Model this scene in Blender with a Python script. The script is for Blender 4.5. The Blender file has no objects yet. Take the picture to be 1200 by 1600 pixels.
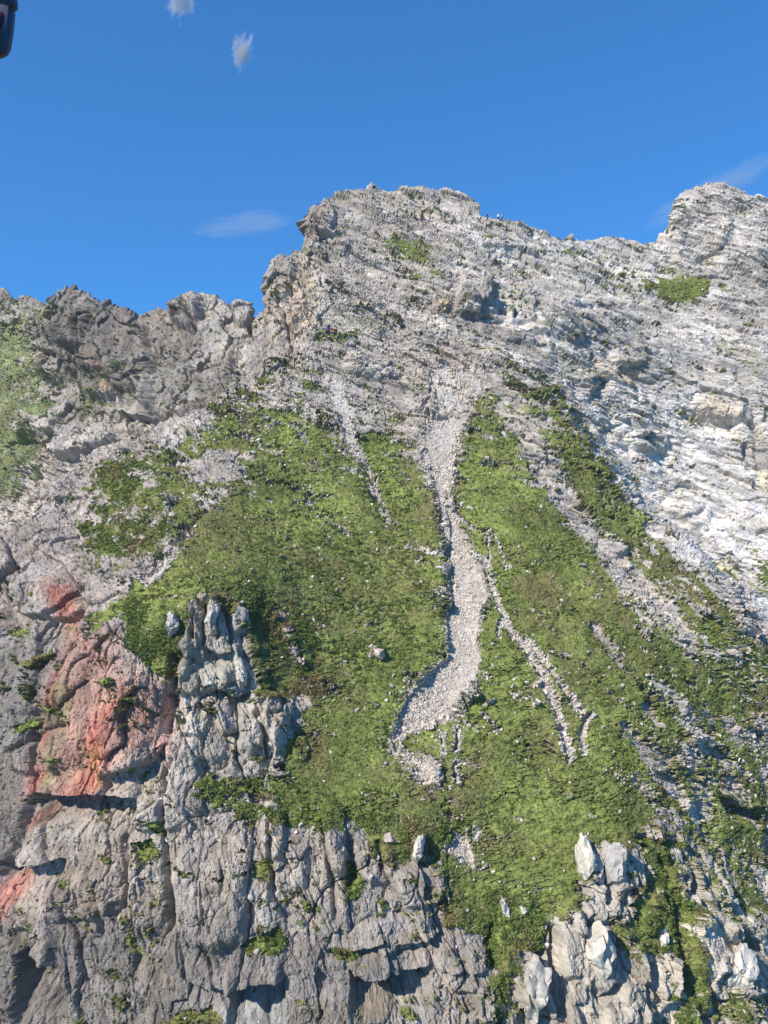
import bpy, math, random
import numpy as np
from mathutils import Vector, Matrix

random.seed(7)
rng = np.random.default_rng(11)
C = bpy.context.scene.collection
SC = bpy.context.scene

# ------------------------------------------------------------------ camera, sky, sun, exposure
PITCH = math.radians(-3.0)
FOC = 1155.0                      # focal length in photo pixels (1200 x 1600)
cam_d = bpy.data.cameras.new('camera')
cam_d.sensor_fit = 'VERTICAL'
cam_d.sensor_height = 36.0
cam_d.lens = FOC / 1600.0 * 36.0
cam_d.clip_start = 0.05
cam_d.clip_end = 20000
cam = bpy.data.objects.new('camera', cam_d)
C.objects.link(cam)
cam.location = (0, 0, 0)
cam.rotation_euler = (math.radians(90) + PITCH, 0, 0)
SC.camera = cam
SC.render.resolution_x = 768
SC.render.resolution_y = 1024

SUN = Vector((-0.60, -0.54, 0.68)).normalized()
world = bpy.data.worlds.new('World')
SC.world = world
world.use_nodes = True
wn = world.node_tree
bg = wn.nodes['Background']
sky = wn.nodes.new('ShaderNodeTexSky')
sky.sky_type = 'NISHITA'
sky.sun_disc = False
sky.sun_elevation = math.asin(SUN.z)
sky.sun_rotation = math.atan2(SUN.x, SUN.y)
sky.altitude = 3000
sky.air_density = 1.0
sky.dust_density = 0.0
sky.ozone_density = 10.0
gam = wn.nodes.new('ShaderNodeGamma'); gam.inputs['Gamma'].default_value = 0.6
vib = wn.nodes.new('ShaderNodeVectorMath'); vib.operation = 'MULTIPLY'
vib.inputs[1].default_value = (0.34, 1.07, 1.72)
wn.links.new(sky.outputs[0], gam.inputs['Color'])
wn.links.new(gam.outputs[0], vib.inputs[0])
wn.links.new(vib.outputs[0], bg.inputs['Color'])
bg.inputs['Strength'].default_value = 0.15

sun_d = bpy.data.lights.new('sun', 'SUN')
sun_d.energy = 5.0
sun_d.angle = math.radians(0.53)
sun_d.color = (1.0, 0.93, 0.83)
sun = bpy.data.objects.new('sun', sun_d)
C.objects.link(sun)
sun.rotation_euler = SUN.to_track_quat('Z', 'Y').to_euler()
sun.location = (-60, -60, 120)

SC.view_settings.view_transform = 'Standard'
SC.view_settings.look = 'None'
SC.view_settings.exposure = 0.42
SC.view_settings.gamma = 1.0

# ------------------------------------------------------------------ helpers
def tag(o, label=None, cat=None, group=None, kind=None):
    if label: o['label'] = label
    if cat: o['category'] = cat
    if group: o['group'] = group
    if kind: o['kind'] = kind
    return o

def empty(name, loc, rz=0.0):
    o = bpy.data.objects.new(name, None)
    C.objects.link(o)
    o.location = loc
    o.rotation_euler = (0, 0, rz)
    o.empty_display_size = 0.3
    return o

CP, SP = math.cos(PITCH), math.sin(PITCH)
def at(px, py, Y):
    """survey point: bearing of a photo pixel and its distance north of the aircraft -> world"""
    dx = (np.asarray(px, dtype=np.float64) - 600.0) / FOC
    dz = -(np.asarray(py, dtype=np.float64) - 800.0) / FOC
    wy = CP - dz * SP
    wz = SP + dz * CP
    k = np.asarray(Y, dtype=np.float64) / wy
    return np.stack([dx * k, wy * k, wz * k], axis=-1)

def sstep(a, b, x):
    t = np.clip((x - a) / (b - a + 1e-12), 0, 1)
    return t * t * (3 - 2 * t)

# integer hash -> [0,1)
def h3(ix, iy, iz, seed):
    with np.errstate(over='ignore'):
        n = (ix.astype(np.uint32) * np.uint32(374761393) + iy.astype(np.uint32) * np.uint32(668265263)
             + iz.astype(np.uint32) * np.uint32(2147483647 - 61) + np.uint32((seed * 974634777) & 0xffffffff))
        n = (n ^ (n >> np.uint32(13))) * np.uint32(1274126177)
        n = (n ^ (n >> np.uint32(16))) * np.uint32(2246822519)
        n = n ^ (n >> np.uint32(15))
    return n

def u01(n):
    return (n & np.uint32(0xffffff)).astype(np.float32) / np.float32(16777216.0)

def vnoise(P, seed=0):
    """value noise in 3D, about -1..1"""
    P = P.astype(np.float32)
    F = np.floor(P)
    I = F.astype(np.int64).astype(np.int32)
    f = P - F
    w = f * f * f * (f * (f * 6 - 15) + 10)
    out = np.zeros(len(P), np.float32)
    for cx in (0, 1):
        wx = w[:, 0] if cx else 1 - w[:, 0]
        for cy in (0, 1):
            wy = w[:, 1] if cy else 1 - w[:, 1]
            for cz in (0, 1):
                wz = w[:, 2] if cz else 1 - w[:, 2]
                out += wx * wy * wz * u01(h3(I[:, 0] + cx, I[:, 1] + cy, I[:, 2] + cz, seed))
    return out * 2 - 1

ROT = np.array([[0.36, 0.48, -0.8], [-0.8, 0.6, 0.0], [0.48, 0.64, 0.6]], np.float32)
def fbm(P, octv=4, seed=0, lac=2.03, gain=0.5, ridged=False):
    P = P.astype(np.float32)
    a, s, tot = 1.0, np.zeros(len(P), np.float32), 0.0
    for k in range(octv):
        n = vnoise(P, seed + k * 17)
        if ridged: n = 1 - 2 * np.abs(n)
        s += a * n
        tot += a
        a *= gain
        P = (P @ ROT.T) * lac + 11.3
    return s / tot

def cells(P, seed=0, boxy=True):
    """cellular fractures: per-point block height, block tilt, crack closeness and block id value"""
    P = P.astype(np.float32)
    B = np.floor(P - 0.5).astype(np.int32)
    n = len(P)
    f1 = np.full(n, 9.0, np.float32); f2 = np.full(n, 9.0, np.float32)
    hid = np.zeros(n, np.uint32)
    dv = np.zeros((n, 3), np.float32)
    for cx in (0, 1):
        for cy in (0, 1):
            for cz in (0, 1):
                ix = B[:, 0] + cx; iy = B[:, 1] + cy; iz = B[:, 2] + cz
                h = h3(ix, iy, iz, seed)
                jx = (h & np.uint32(1023)).astype(np.float32) / 1023
                jy = ((h >> np.uint32(10)) & np.uint32(1023)).astype(np.float32) / 1023
                jz = ((h >> np.uint32(20)) & np.uint32(1023)).astype(np.float32) / 1023
                d0 = P[:, 0] - (ix + 0.1 + 0.8 * jx)
                d1 = P[:, 1] - (iy + 0.1 + 0.8 * jy)
                d2 = P[:, 2] - (iz + 0.1 + 0.8 * jz)
                if boxy:
                    q0 = d0 * d0; q1 = d1 * d1; q2 = d2 * d2
                    d = np.sqrt(np.sqrt(q0 * q0 + q1 * q1 + q2 * q2))
                else:
                    d = np.sqrt(d0 * d0 + d1 * d1 + d2 * d2)
                m = d < f1
                f2 = np.where(m, f1, np.minimum(f2, d))
                f1 = np.where(m, d, f1)
                hid = np.where(m, h, hid)
                dv[m, 0] = d0[m]; dv[m, 1] = d1[m]; dv[m, 2] = d2[m]
    g = h3(hid.view(np.int32), hid.view(np.int32) >> 3, hid.view(np.int32) >> 7, seed + 5)
    a = u01(g); b = u01(g >> np.uint32(5)); c = u01(g >> np.uint32(8)); e = ((g >> np.uint32(3)) & np.uint32(255)).astype(np.float32) / 255
    b = ((g >> np.uint32(11)) & np.uint32(255)).astype(np.float32) / 255
    c = ((g >> np.uint32(19)) & np.uint32(255)).astype(np.float32) / 255
    tilt = (b * 2 - 1) * dv[:, 0] + (c * 2 - 1) * dv[:, 1] + (e * 2 - 1) * dv[:, 2]
    return a * 2 - 1, tilt, f2 - f1, e

def seg_dist(px, py, pts):
    """distance to a polyline and position (0..1) along it"""
    best = np.full(px.shape, 1e9, np.float32); tt = np.zeros(px.shape, np.float32)
    L = [0.0]
    for (x0, y0), (x1, y1) in zip(pts[:-1], pts[1:]): L.append(L[-1] + math.hypot(x1 - x0, y1 - y0))
    for k, ((x0, y0), (x1, y1)) in enumerate(zip(pts[:-1], pts[1:])):
        dx, dy = x1 - x0, y1 - y0
        l2 = dx * dx + dy * dy + 1e-9
        t = np.clip(((px - x0) * dx + (py - y0) * dy) / l2, 0, 1)
        d = np.hypot(px - x0 - t * dx, py - y0 - t * dy)
        m = d < best
        best = np.where(m, d, best)
        tt = np.where(m, (L[k] + t * (L[k + 1] - L[k])) / L[-1], tt)
    return best, tt

def poly_mask(px, py, pts, soft=6.0):
    """1 inside the polygon, falling to 0 over +-soft"""
    pts = [tuple(map(float, p)) for p in pts]
    xs = [p[0] for p in pts]; ys = [p[1] for p in pts]
    out = np.zeros(px.shape, np.float32)
    sel = (px > min(xs) - soft) & (px < max(xs) + soft) & (py > min(ys) - soft) & (py < max(ys) + soft)
    if not sel.any(): return out
    x = px[sel]; y = py[sel]
    ins = np.zeros(x.shape, bool)
    n = len(pts)
    for i in range(n):
        x0, y0 = pts[i]; x1, y1 = pts[(i + 1) % n]
        if y0 == y1: continue
        c = ((y0 > y) != (y1 > y)) & (x < (x1 - x0) * (y - y0) / (y1 - y0) + x0)
        ins ^= c
    d, _ = seg_dist(x, y, pts + [pts[0]])
    sd = np.where(ins, d, -d)
    out[sel] = sstep(-soft, soft, sd)
    return out

def tps(ctrl, px, py, lam=0.02):
    c = np.array(ctrl, float)
    X = c[:, :2] / 400.0; v = c[:, 2]
    def U(r2): return 0.5 * r2 * np.log(r2 + 1e-12)
    K = U(((X[:, None] - X[None]) ** 2).sum(-1)) + lam * np.eye(len(X))
    Pm = np.c_[np.ones(len(X)), X]
    A = np.block([[K, Pm], [Pm.T, np.zeros((3, 3))]])
    w = np.linalg.solve(A, np.r_[v, 0, 0, 0])
    q = np.c_[px.ravel() / 400.0, py.ravel() / 400.0]
    out = w[-3] + q @ w[-2:]
    for i in range(len(X)):
        out += w[i] * U((q[:, 0] - X[i, 0]) ** 2 + (q[:, 1] - X[i, 1]) ** 2)
    return out.reshape(px.shape)

# ------------------------------------------------------------------ node materials
def nodes(m):
    m.use_nodes = True
    nt = m.node_tree
    return nt, nt.nodes['Principled BSDF']

def simple_mat(name, col, rough=0.8, var=0.15, scale=12.0, bump=0.15, bdist=0.02, attr=None):
    m = bpy.data.materials.new(name)
    nt, b = nodes(m)
    tc = nt.nodes.new('ShaderNodeTexCoord')
    n = nt.nodes.new('ShaderNodeTexNoise'); n.inputs['Scale'].default_value = scale; n.inputs['Detail'].default_value = 5
    nt.links.new(tc.outputs['Object'], n.inputs['Vector'])
    r = nt.nodes.new('ShaderNodeMapRange')
    r.inputs['From Min'].default_value = 0.3; r.inputs['From Max'].default_value = 0.7
    r.inputs['To Min'].default_value = 1 - var; r.inputs['To Max'].default_value = 1 + var
    nt.links.new(n.outputs['Fac'], r.inputs['Value'])
    mx = nt.nodes.new('ShaderNodeMix'); mx.data_type = 'RGBA'; mx.blend_type = 'MULTIPLY'
    mx.inputs['Factor'].default_value = 1.0
    if attr:
        a = nt.nodes.new('ShaderNodeAttribute'); a.attribute_name = attr
        nt.links.new(a.outputs['Color'], mx.inputs[6])
    else:
        mx.inputs[6].default_value = (*col, 1)
    nt.links.new(r.outputs['Result'], mx.inputs[7])
    nt.links.new(mx.outputs[2], b.inputs['Base Color'])
    b.inputs['Roughness'].default_value = rough
    b.inputs['Specular IOR Level'].default_value = 0.25
    if bump:
        bp = nt.nodes.new('ShaderNodeBump'); bp.inputs['Strength'].default_value = bump; bp.inputs['Distance'].default_value = bdist
        nt.links.new(n.outputs['Fac'], bp.inputs['Height']); nt.links.new(bp.outputs['Normal'], b.inputs['Normal'])
    return m

def terrain_mat():
    """rock and soil: per-vertex stone tone times world-space mottling and veins, with a fine bump"""
    m = bpy.data.materials.new('mountain_rock')
    nt, b = nodes(m)
    L = nt.links.new
    g = nt.nodes.new('ShaderNodeNewGeometry')
    a = nt.nodes.new('ShaderNodeAttribute'); a.attribute_name = 'tone'
    def noise(scale, detail, rough=0.6, sx=(1, 1, 1)):
        mp = nt.nodes.new('ShaderNodeMapping'); mp.inputs['Scale'].default_value = sx
        L(g.outputs['Position'], mp.inputs['Vector'])
        n = nt.nodes.new('ShaderNodeTexNoise'); n.inputs['Scale'].default_value = scale
        n.inputs['Detail'].default_value = detail; n.inputs['Roughness'].default_value = rough
        L(mp.outputs[0], n.inputs['Vector'])
        return n
    def rng_(src, a0, a1, b0, b1):
        r = nt.nodes.new('ShaderNodeMapRange')
        for k, v in zip(('From Min', 'From Max', 'To Min', 'To Max'), (a0, a1, b0, b1)): r.inputs[k].default_value = v
        L(src, r.inputs['Value']); return r.outputs['Result']
    n1 = noise(1.7, 7, 0.65); n2 = noise(9.0, 4, 0.7)
    v1 = rng_(n1.outputs['Fac'], 0.32, 0.68, 0.80, 1.20)
    v2 = rng_(n2.outputs['Fac'], 0.3, 0.7, 0.80, 1.20)
    mu = nt.nodes.new('ShaderNodeMath'); mu.operation = 'MULTIPLY'; L(v1, mu.inputs[0]); L(v2, mu.inputs[1])
    mx = nt.nodes.new('ShaderNodeMix'); mx.data_type = 'RGBA'; mx.blend_type = 'MULTIPLY'; mx.inputs['Factor'].default_value = 1
    L(a.outputs['Color'], mx.inputs[6]); L(mu.outputs[0], mx.inputs[7])
    L(mx.outputs[2], b.inputs['Base Color'])
    b.inputs['Roughness'].default_value = 0.92
    b.inputs['Specular IOR Level'].default_value = 0.2
    vo = nt.nodes.new('ShaderNodeTexVoronoi'); vo.inputs['Scale'].default_value = 5.0
    L(g.outputs['Position'], vo.inputs['Vector'])
    ad = nt.nodes.new('ShaderNodeMath'); ad.operation = 'MULTIPLY_ADD'; ad.inputs[1].default_value = 0.6
    L(vo.outputs['Distance'], ad.inputs[0]); L(n2.outputs['Fac'], ad.inputs[2])
    bp = nt.nodes.new('ShaderNodeBump'); bp.inputs['Strength'].default_value = 0.5; bp.inputs['Distance'].default_value = 0.12
    L(ad.outputs[0], bp.inputs['Height']); L(bp.outputs['Normal'], b.inputs['Normal'])
    return m

ROCK = terrain_mat()

def mesh_obj(name, V, Fq, mat, tone=None, smooth=False):
    """V (n,3), Fq (m,k) with constant k"""
    me = bpy.data.meshes.new(name)
    V = np.ascontiguousarray(V, np.float32); Fq = np.ascontiguousarray(Fq, np.int32)
    m, k = Fq.shape
    me.vertices.add(len(V)); me.vertices.foreach_set('co', V.ravel())
    me.loops.add(m * k); me.loops.foreach_set('vertex_index', Fq.ravel())
    me.polygons.add(m)
    me.polygons.foreach_set('loop_start', np.arange(0, m * k, k, dtype=np.int32))
    if tone is not None:
        at_ = me.color_attributes.new('tone', 'FLOAT_COLOR', 'POINT')
        c4 = np.ones((len(V), 4), np.float32); c4[:, :3] = tone
        at_.data.foreach_set('color', c4.ravel())
    me.update(calc_edges=True)
    me.polygons.foreach_set('use_smooth', np.full(m, smooth, bool))
    if mat: me.materials.append(mat)
    o = bpy.data.objects.new(name, me); C.objects.link(o)
    return o

# ------------------------------------------------------------------ survey of the mountain (photo bearings)
CREST = [(-250, 960), (-100, 905), (0, 850), (60, 790), (100, 747), (150, 706), (190, 690), (250, 667), (300, 642), (340, 622),
         (372, 596), (392, 560), (396, 505), (402, 497), (410, 488), (418, 484), (421, 448), (427, 418), (432, 409), (440, 405), (452, 402),
         (457, 392), (464, 388), (472, 392), (476, 376), (482, 366), (483, 352), (488, 340), (492, 324), (500, 318), (512, 308), (530, 302), (560, 297),
         (590, 294), (620, 296), (660, 296), (690, 298), (700, 293), (710, 298), (722, 306), (735, 314), (747, 321), (752, 335), (785, 341),
         (820, 352), (860, 367), (900, 374), (925, 378), (950, 372), (975, 373), (1000, 378), (1028, 380), (1033, 362), (1048, 349), (1058, 326), (1060, 309),
         (1078, 296), (1086, 288), (1098, 291), (1106, 286), (1130, 291), (1160, 301), (1200, 308), (1300, 330), (1450, 400)]
RIDGE = [(-250, 430), (-100, 438), (0, 450), (8, 452), (18, 463), (48, 463), (66, 474), (96, 479), (106, 466), (120, 462), (146, 465), (154, 476),
         (186, 489), (214, 499), (236, 505), (244, 490), (256, 484), (280, 484), (284, 468), (298, 462), (312, 456), (328, 460), (348, 471), (362, 483),
         (376, 478), (386, 479), (394, 494), (404, 500), (440, 520), (560, 540)]

DEPTH = [(-200, 1700, 88), (0, 1600, 80), (200, 1600, 74), (400, 1600, 72), (600, 1600, 71), (800, 1600, 73), (1000, 1600, 76), (1200, 1600, 84),
         (1400, 1700, 95), (-200, 1900, 84), (600, 1900, 68), (1400, 1900, 92),
         (0, 1300, 86), (200, 1300, 79), (400, 1290, 78.5), (600, 1290, 79), (800, 1420, 78), (800, 1250, 84), (1000, 1300, 85), (1200, 1300, 100),
         (1400, 1400, 114), (0, 1100, 92), (130, 1000, 88), (250, 1050, 85.5), (330, 1180, 82), (340, 945, 88), (200, 930, 92), (450, 1060, 90),
         (600, 1000, 97), (800, 1000, 97), (950, 1000, 100), (1100, 1000, 107), (1200, 1050, 112), (0, 900, 106), (100, 820, 114), (300, 860, 97),
         (250, 760, 112), (400, 800, 110), (600, 800, 115), (750, 800, 115), (900, 800, 118), (1000, 820, 123), (200, 690, 126), (330, 640, 129),
         (450, 600, 132), (600, 600, 134), (700, 600, 135), (850, 620, 135), (420, 520, 140), (500, 450, 143), (600, 450, 146), (750, 450, 150),
         (900, 500, 150), (490, 330, 160), (600, 300, 170), (740, 325, 170), (785, 345, 170), (900, 378, 178), (1030, 385, 180), (1000, 480, 163),
         (1150, 480, 160), (1090, 290, 184), (1200, 310, 182), (1100, 380, 176), (1400, 400, 176), (430, 410, 150),
         (1100, 650, 143), (1200, 800, 127), (1400, 700, 134), (1200, 600, 141), (-250, 1000, 112), (-250, 1300, 98)]

EDGE = [(740, 520), (790, 570), (850, 610), (885, 640), (925, 700), (965, 745), (1005, 792), (1050, 835), (1105, 885), (1150, 945), (1195, 1005), (1280, 1110), (1450, 1300)]

# overhanging ledges: line, recess depth (m), height of the recess (px)
LEDGES = [
    ([(200, 1480), (235, 1492), (275, 1515), (330, 1538), (372, 1534)], 1.5, 40),
    ([(360, 1534), (400, 1530), (442, 1528)], 3.4, 55),
    ([(550, 1512), (568, 1526), (610, 1524), (650, 1514), (672, 1508)], 2.6, 48),
    ([(620, 1478), (650, 1476), (690, 1460)], 0.8, 14),
    ([(60, 1236), (120, 1238), (160, 1240), (215, 1246)], 2.6, 44),
    ([(0, 1345), (40, 1352), (100, 1340)], 1.6, 42),
    ([(30, 1488), (60, 1470), (95, 1500)], 4.0, 90),
    ([(0, 935), (50, 965), (95, 965), (130, 950)], 2.6, 52),
    ([(60, 860), (120, 880), (160, 905)], 1.2, 25),
    ([(322, 1012), (345, 1024), (366, 1018)], 0.9, 16),
    ([(340, 1078), (365, 1092), (392, 1080)], 1.0, 26),
    ([(175, 1210), (240, 1190), (262, 1160)], 1.0, 24),
    ([(515, 1480), (545, 1485), (600, 1470)], 0.8, 14),
    ([(925, 612), (950, 592)], 1.6, 15), ([(925, 592), (950, 590)], 1.8, 18),
    ([(970, 598), (1002, 604)], 1.0, 8), ([(970, 570), (1000, 590), (1022, 594)], 1.6, 20),
    ([(1100, 605), (1130, 612), (1165, 625)], 2.0, 14), ([(1085, 630), (1100, 650), (1150, 660)], 1.8, 22),
    ([(980, 685), (1010, 678), (1045, 700)], 1.4, 18), ([(1040, 680), (1080, 690)], 1.2, 12), ([(950, 665), (970, 660)], 1.2, 10),
    ([(1030, 795), (1060, 812), (1095, 800)], 1.2, 12),
    ([(1085, 400), (1100, 398), (1130, 385)], 1.4, 14),
    ([(725, 480), (745, 492), (790, 500)], 1.6, 18),
    ([(440, 455), (470, 462)], 1.2, 16), ([(495, 370), (545, 362)], 1.2, 20), ([(560, 600), (600, 612)], 0.9, 14),
    ([(1090, 500), (1120, 508), (1200, 520)], 1.4, 14), ([(820, 1500), (850, 1485)], 1.0, 20),
    ([(200, 660), (235, 655)], 2.0, 20), ([(790, 385), (860, 400), (900, 410)], .8, 10), ([(880, 470), (960, 478)], .8, 10),
    ([(650, 640), (690, 652)], .5, 8), ([(540, 1180), (600, 1200)], 0, 10), ([(690, 773), (705, 770), (722, 766)], .6, 8),
    ([(1130, 1240), (1160, 1262), (1185, 1258)], 1.8, 20), ([(1030, 1335), (1045, 1350)], 1.2, 16),
]
# cracks and gullies cut into the rock: line, half width (px), depth (m)
CRACKS = [
    ([(262, 1180), (258, 1290), (262, 1380), (268, 1480)], 4, 1.1),
    ([(420, 1275), (424, 1330), (432, 1395)], 4, 1.2), ([(500, 1275), (515, 1330), (525, 1400), (530, 1450)], 5, 1.2),
    ([(545, 1300), (552, 1350), (548, 1400)], 7, 1.3), ([(590, 1310), (600, 1360)], 4, 0.9),
    ([(345, 1435), (300, 1465), (330, 1470), (385, 1450)], 2, 0.0),
    ([(370, 1090), (372, 1130), (368, 1180), (380, 1210)], 3.5, 1.4), ([(395, 1110), (412, 1150), (420, 1190)], 3, 1.0), ([(340, 940), (342, 1000)], 2.5, .9),
    ([(318, 935), (316, 1010)], 3, 1.2), ([(360, 950), (364, 1010)], 3, 1.0), ([(300, 950), (298, 1000)], 3, 1.2),
    ([(940, 1330), (950, 1370), (945, 1420)], 5, 2.0), ([(868, 1440), (862, 1490), (870, 1560), (880, 1600)], 5, 1.2),
    ([(1055, 1400), (1060, 1480), (1075, 1540), (1100, 1600)], 7, 1.2), ([(915, 1520), (935, 1560), (970, 1530)], 4, 1.2),
    ([(770, 1440), (768, 1480), (775, 1520)], 7, 2.2), ([(60, 1240), (20, 1330), (0, 1380)], 8, 1.6), ([(30, 1440), (60, 1500), (80, 1600)], 14, 2.6),
    ([(0, 1180), (60, 1150), (110, 1130)], 5, 1.2), ([(130, 1350), (160, 1420), (150, 1480)], 4, 1.0), ([(190, 1300), (205, 1380), (180, 1440)], 5, 1.3),
    ([(100, 640), (130, 580)], 4, 1.0), ([(275, 1010), (268, 1080), (262, 1160)], 9, 2.4), ([(640, 1360), (660, 1420)], 2, .5),
    ([(660, 1330), (640, 1400), (620, 1440)], 2, .5), ([(800, 460), (806, 500)], 3, 1.2), 
    ([(1150, 560), (1190, 700), (1185, 760)], 8, 1.6),
    ([(1168, 690), (1175, 740)], 8, 1.5), ([(700, 760), (695, 800)], 3, .5),
    ([(1085, 1390), (1095, 1430)], 4, 1.0), ([(1000, 1300), (1010, 1330)], 6, 1.6),
]
# rock bodies that stand out of the slope: centre, radii (px), angle (deg), height (m)
BODIES = [
    (470, 1175, 12, 16, 0, .6), (450, 1110, 10, 12, 0, .5), (478, 1030, 8, 16, 10, .4), (425, 1185, 20, 12, 10, .6),
    (900, 1545, 12, 22, 0, .8), (1010, 1590, 18, 20, 0, .8), (955, 1590, 16, 22, 10, .8), (1120, 1500, 14, 18, 0, .7), (1060, 1370, 16, 18, 0, .7), (1020, 1400, 10, 14, 0, .6),
    (800, 1500, 14, 22, 0, .8), (745, 1500, 16, 22, 0, .7), (700, 1500, 20, 20, 0, .7), (1180, 1440, 20, 24, 30, .8), (1150, 1590, 24, 18, 0, .8), (1090, 1430, 12, 16, 0, .6),
    (1120, 1390, 16, 20, 20, .9), (1010, 1440, 12, 16, 0, .7), (1090, 1560, 18, 26, -10, .9), (985, 1560, 22, 34, 0, .9), (880, 1590, 24, 24, 0, .9), (760, 1560, 20, 30, 10, .9),
    (720, 1530, 26, 22, 0, .8), (905, 1440, 14, 20, 0, .8), (1140, 1450, 22, 22, 30, .8),
    (922, 1345, 18, 34, 10, 1.0), (966, 1352, 25, 38, 0, 1.2), (938, 1412, 26, 32, 0, 0.9), (934, 1500, 28, 46, 12, 1.5),
    (838, 1550, 26, 50, -12, 1.6), (890, 1470, 22, 60, 0, 1.6), (1165, 1520, 30, 36, 0, 1.6), (1040, 1530, 14, 40, -10, 1.2),
    (1105, 1470, 40, 60, -25, 1.2), (330, 1062, 26, 22, -14, 0.7), (368, 1054, 24, 18, 18, 0.7), (352, 1064, 30, 18, 0, .5), (335, 960, 12, 30, 0, 0.9), (377, 965, 14, 22, 0, 1.1), (266, 972, 12, 16, 0, 1.0), (312, 980, 10, 30, 4, 0.6), (296, 1004, 12, 26, 0, 0.5), (355, 992, 12, 24, -6, 0.4), (290, 1060, 20, 30, 0, 1.0), (405, 1070, 16, 26, 0, .8), (440, 1150, 18, 30, 0, .8), (300, 1120, 26, 30, 0, .9), (284, 1030, 14, 34, 6, .8), (300, 955, 8, 22, 0, .7), (392, 1000, 10, 26, -8, .7), (425, 1100, 16, 18, 10, .8), (350, 1120, 14, 26, -10, .7), (445, 1120, 10, 22, 14, .6), (400, 1150, 14, 30, 12, .7),
    (322, 1150, 40, 40, 0, .8), (405, 1130, 40, 50, 0, 1.3), (385, 1185, 32, 30, 10, .8),
    (430, 1300, 18, 42, 0, 1.4), (455, 1350, 30, 45, 0, .8), (525, 1310, 17, 60, -8, 1.6), (590, 1350, 30, 30, 0, .6), (655, 1325, 12, 24, 0, 1.4),
    (655, 1385, 40, 34, 0, .8), (625, 1460, 60, 30, -8, .9), (330, 1400, 60, 80, 0, 1.2), (230, 1400, 30, 70, 0, .9), (130, 1400, 50, 40, 0, 1.0),
    (400, 1390, 40, 70, -12, .7), (190, 1130, 50, 90, 0, 1.8), (110, 1110, 35, 100, 10, 1.2), (60, 880, 70, 60, 20, 1.8), (45, 1080, 45, 34, 0, .8),
    (60, 1170, 45, 40, 0, 1.0), (240, 1270, 60, 28, 0, .8), (300, 1240, 25, 30, 0, .6), (560, 1570, 60, 30, 0, .8), (690, 1560, 60, 60, 0, .8),
    (742, 455, 24, 34, 20, 2.6), (728, 480, 18, 14, 10, 1.6), (765, 478, 14, 12, 0, .9), (690, 473, 14, 14, 0, 1.0), (815, 485, 24, 20, 0, 1.2),
    (440, 440, 20, 40, 10, 1.6), (500, 345, 25, 24, 0, 1.6), (520, 380, 30, 20, 0, 1.4), (455, 480, 24, 40, 0, 1.2), (580, 575, 40, 20, 10, 1.2),
    (1090, 350, 50, 40, 0, 1.6), (985, 555, 30, 18, 0, 1.6), (870, 510, 50, 16, 10, 1.0), (1120, 640, 40, 18, 15, 1.6), (1170, 640, 24, 24, 0, 1.6),
    (1010, 690, 34, 16, 10, 1.4), (700, 784, 12, 6, 0, .7), (1075, 800, 36, 18, 20, 1.2), (590, 1020, 14, 10, 0, .6), (960, 850, 22, 18, 40, .9),
    (835, 645, 20, 9, 20, .8), (740, 640, 0.1, 0.1, 0, 0),
]
# ridge bodies (the rocky ridge at the left, farther away)
RBODIES = [(120, 500, 40, 50, 0, 4), (180, 540, 40, 60, 10, 4), (90, 560, 30, 40, 0, 3), (250, 540, 40, 60, 10, 3), (300, 490, 22, 28, 0, 3.5),
           (380, 495, 14, 18, 0, 2.6), (230, 640, 30, 50, 0, 4), (190, 600, 60, 30, 0, 3), (140, 690, 60, 18, -20, 3), (60, 660, 40, 24, -20, 3), (330, 560, 40, 50, 20, 2.5),
           (280, 620, 40, 40, 0, 3)]

SCREE_POLYS = [
    [(668, 660), (728, 650), (712, 695), (702, 750), (708, 800), (722, 840), (738, 870), (752, 900), (762, 935), (750, 960),
     (744, 1000), (751, 1030), (742, 1060), (722, 1086), (696, 1112), (676, 1130), (655, 1138), (632, 1146), (618, 1156), (609, 1152), (622, 1118), (645, 1080), (672, 1050),
     (698, 1028), (697, 960), (704, 905), (692, 840), (685, 785), (670, 740), (656, 700)],
    [(609, 1150), (617, 1158), (624, 1172), (650, 1182), (668, 1190), (676, 1220), (660, 1224), (640, 1206), (650, 1198), (632, 1186), (613, 1176)],
    [(710, 1134), (718, 1136), (717, 1174), (708, 1176)], [(687, 1148), (692, 1150), (695, 1176), (691, 1180)], [(707, 1190), (728, 1192), (713, 1198), (713, 1224), (706, 1224)],
    [(706, 1296), (722, 1306), (734, 1320), (744, 1356), (720, 1342), (698, 1322), (714, 1318)], [(742, 1292), (750, 1300), (746, 1314), (738, 1310)],
]
SCREE_LINES = [  # polyline, half width start, half width end
    ([(760, 843), (763, 868), (756, 890), (768, 920), (785, 955), (800, 985)], 3, 7),
    ([(752, 880), (775, 930), (790, 975), (825, 1015), (848, 1055), (866, 1100), (880, 1140), (888, 1184)], 4, 10),
    ([(785, 960), (778, 995)], 7, 3),
    ([(822, 1000), (845, 1025), (870, 1060), (895, 1100), (905, 1110)], 6, 9), ([(922, 1115), (910, 1140), (912, 1175)], 8, 6),
    ([(524, 600), (536, 640), (548, 690), (575, 730), (592, 775), (604, 800)], 12, 2),
    ([(725, 815), (745, 828), (765, 826)], 2, 4), ([(770, 828), (785, 870), (790, 890)], 1.5, 2), 
    ([(230, 905), (270, 870)], 9, 7),
]
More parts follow.
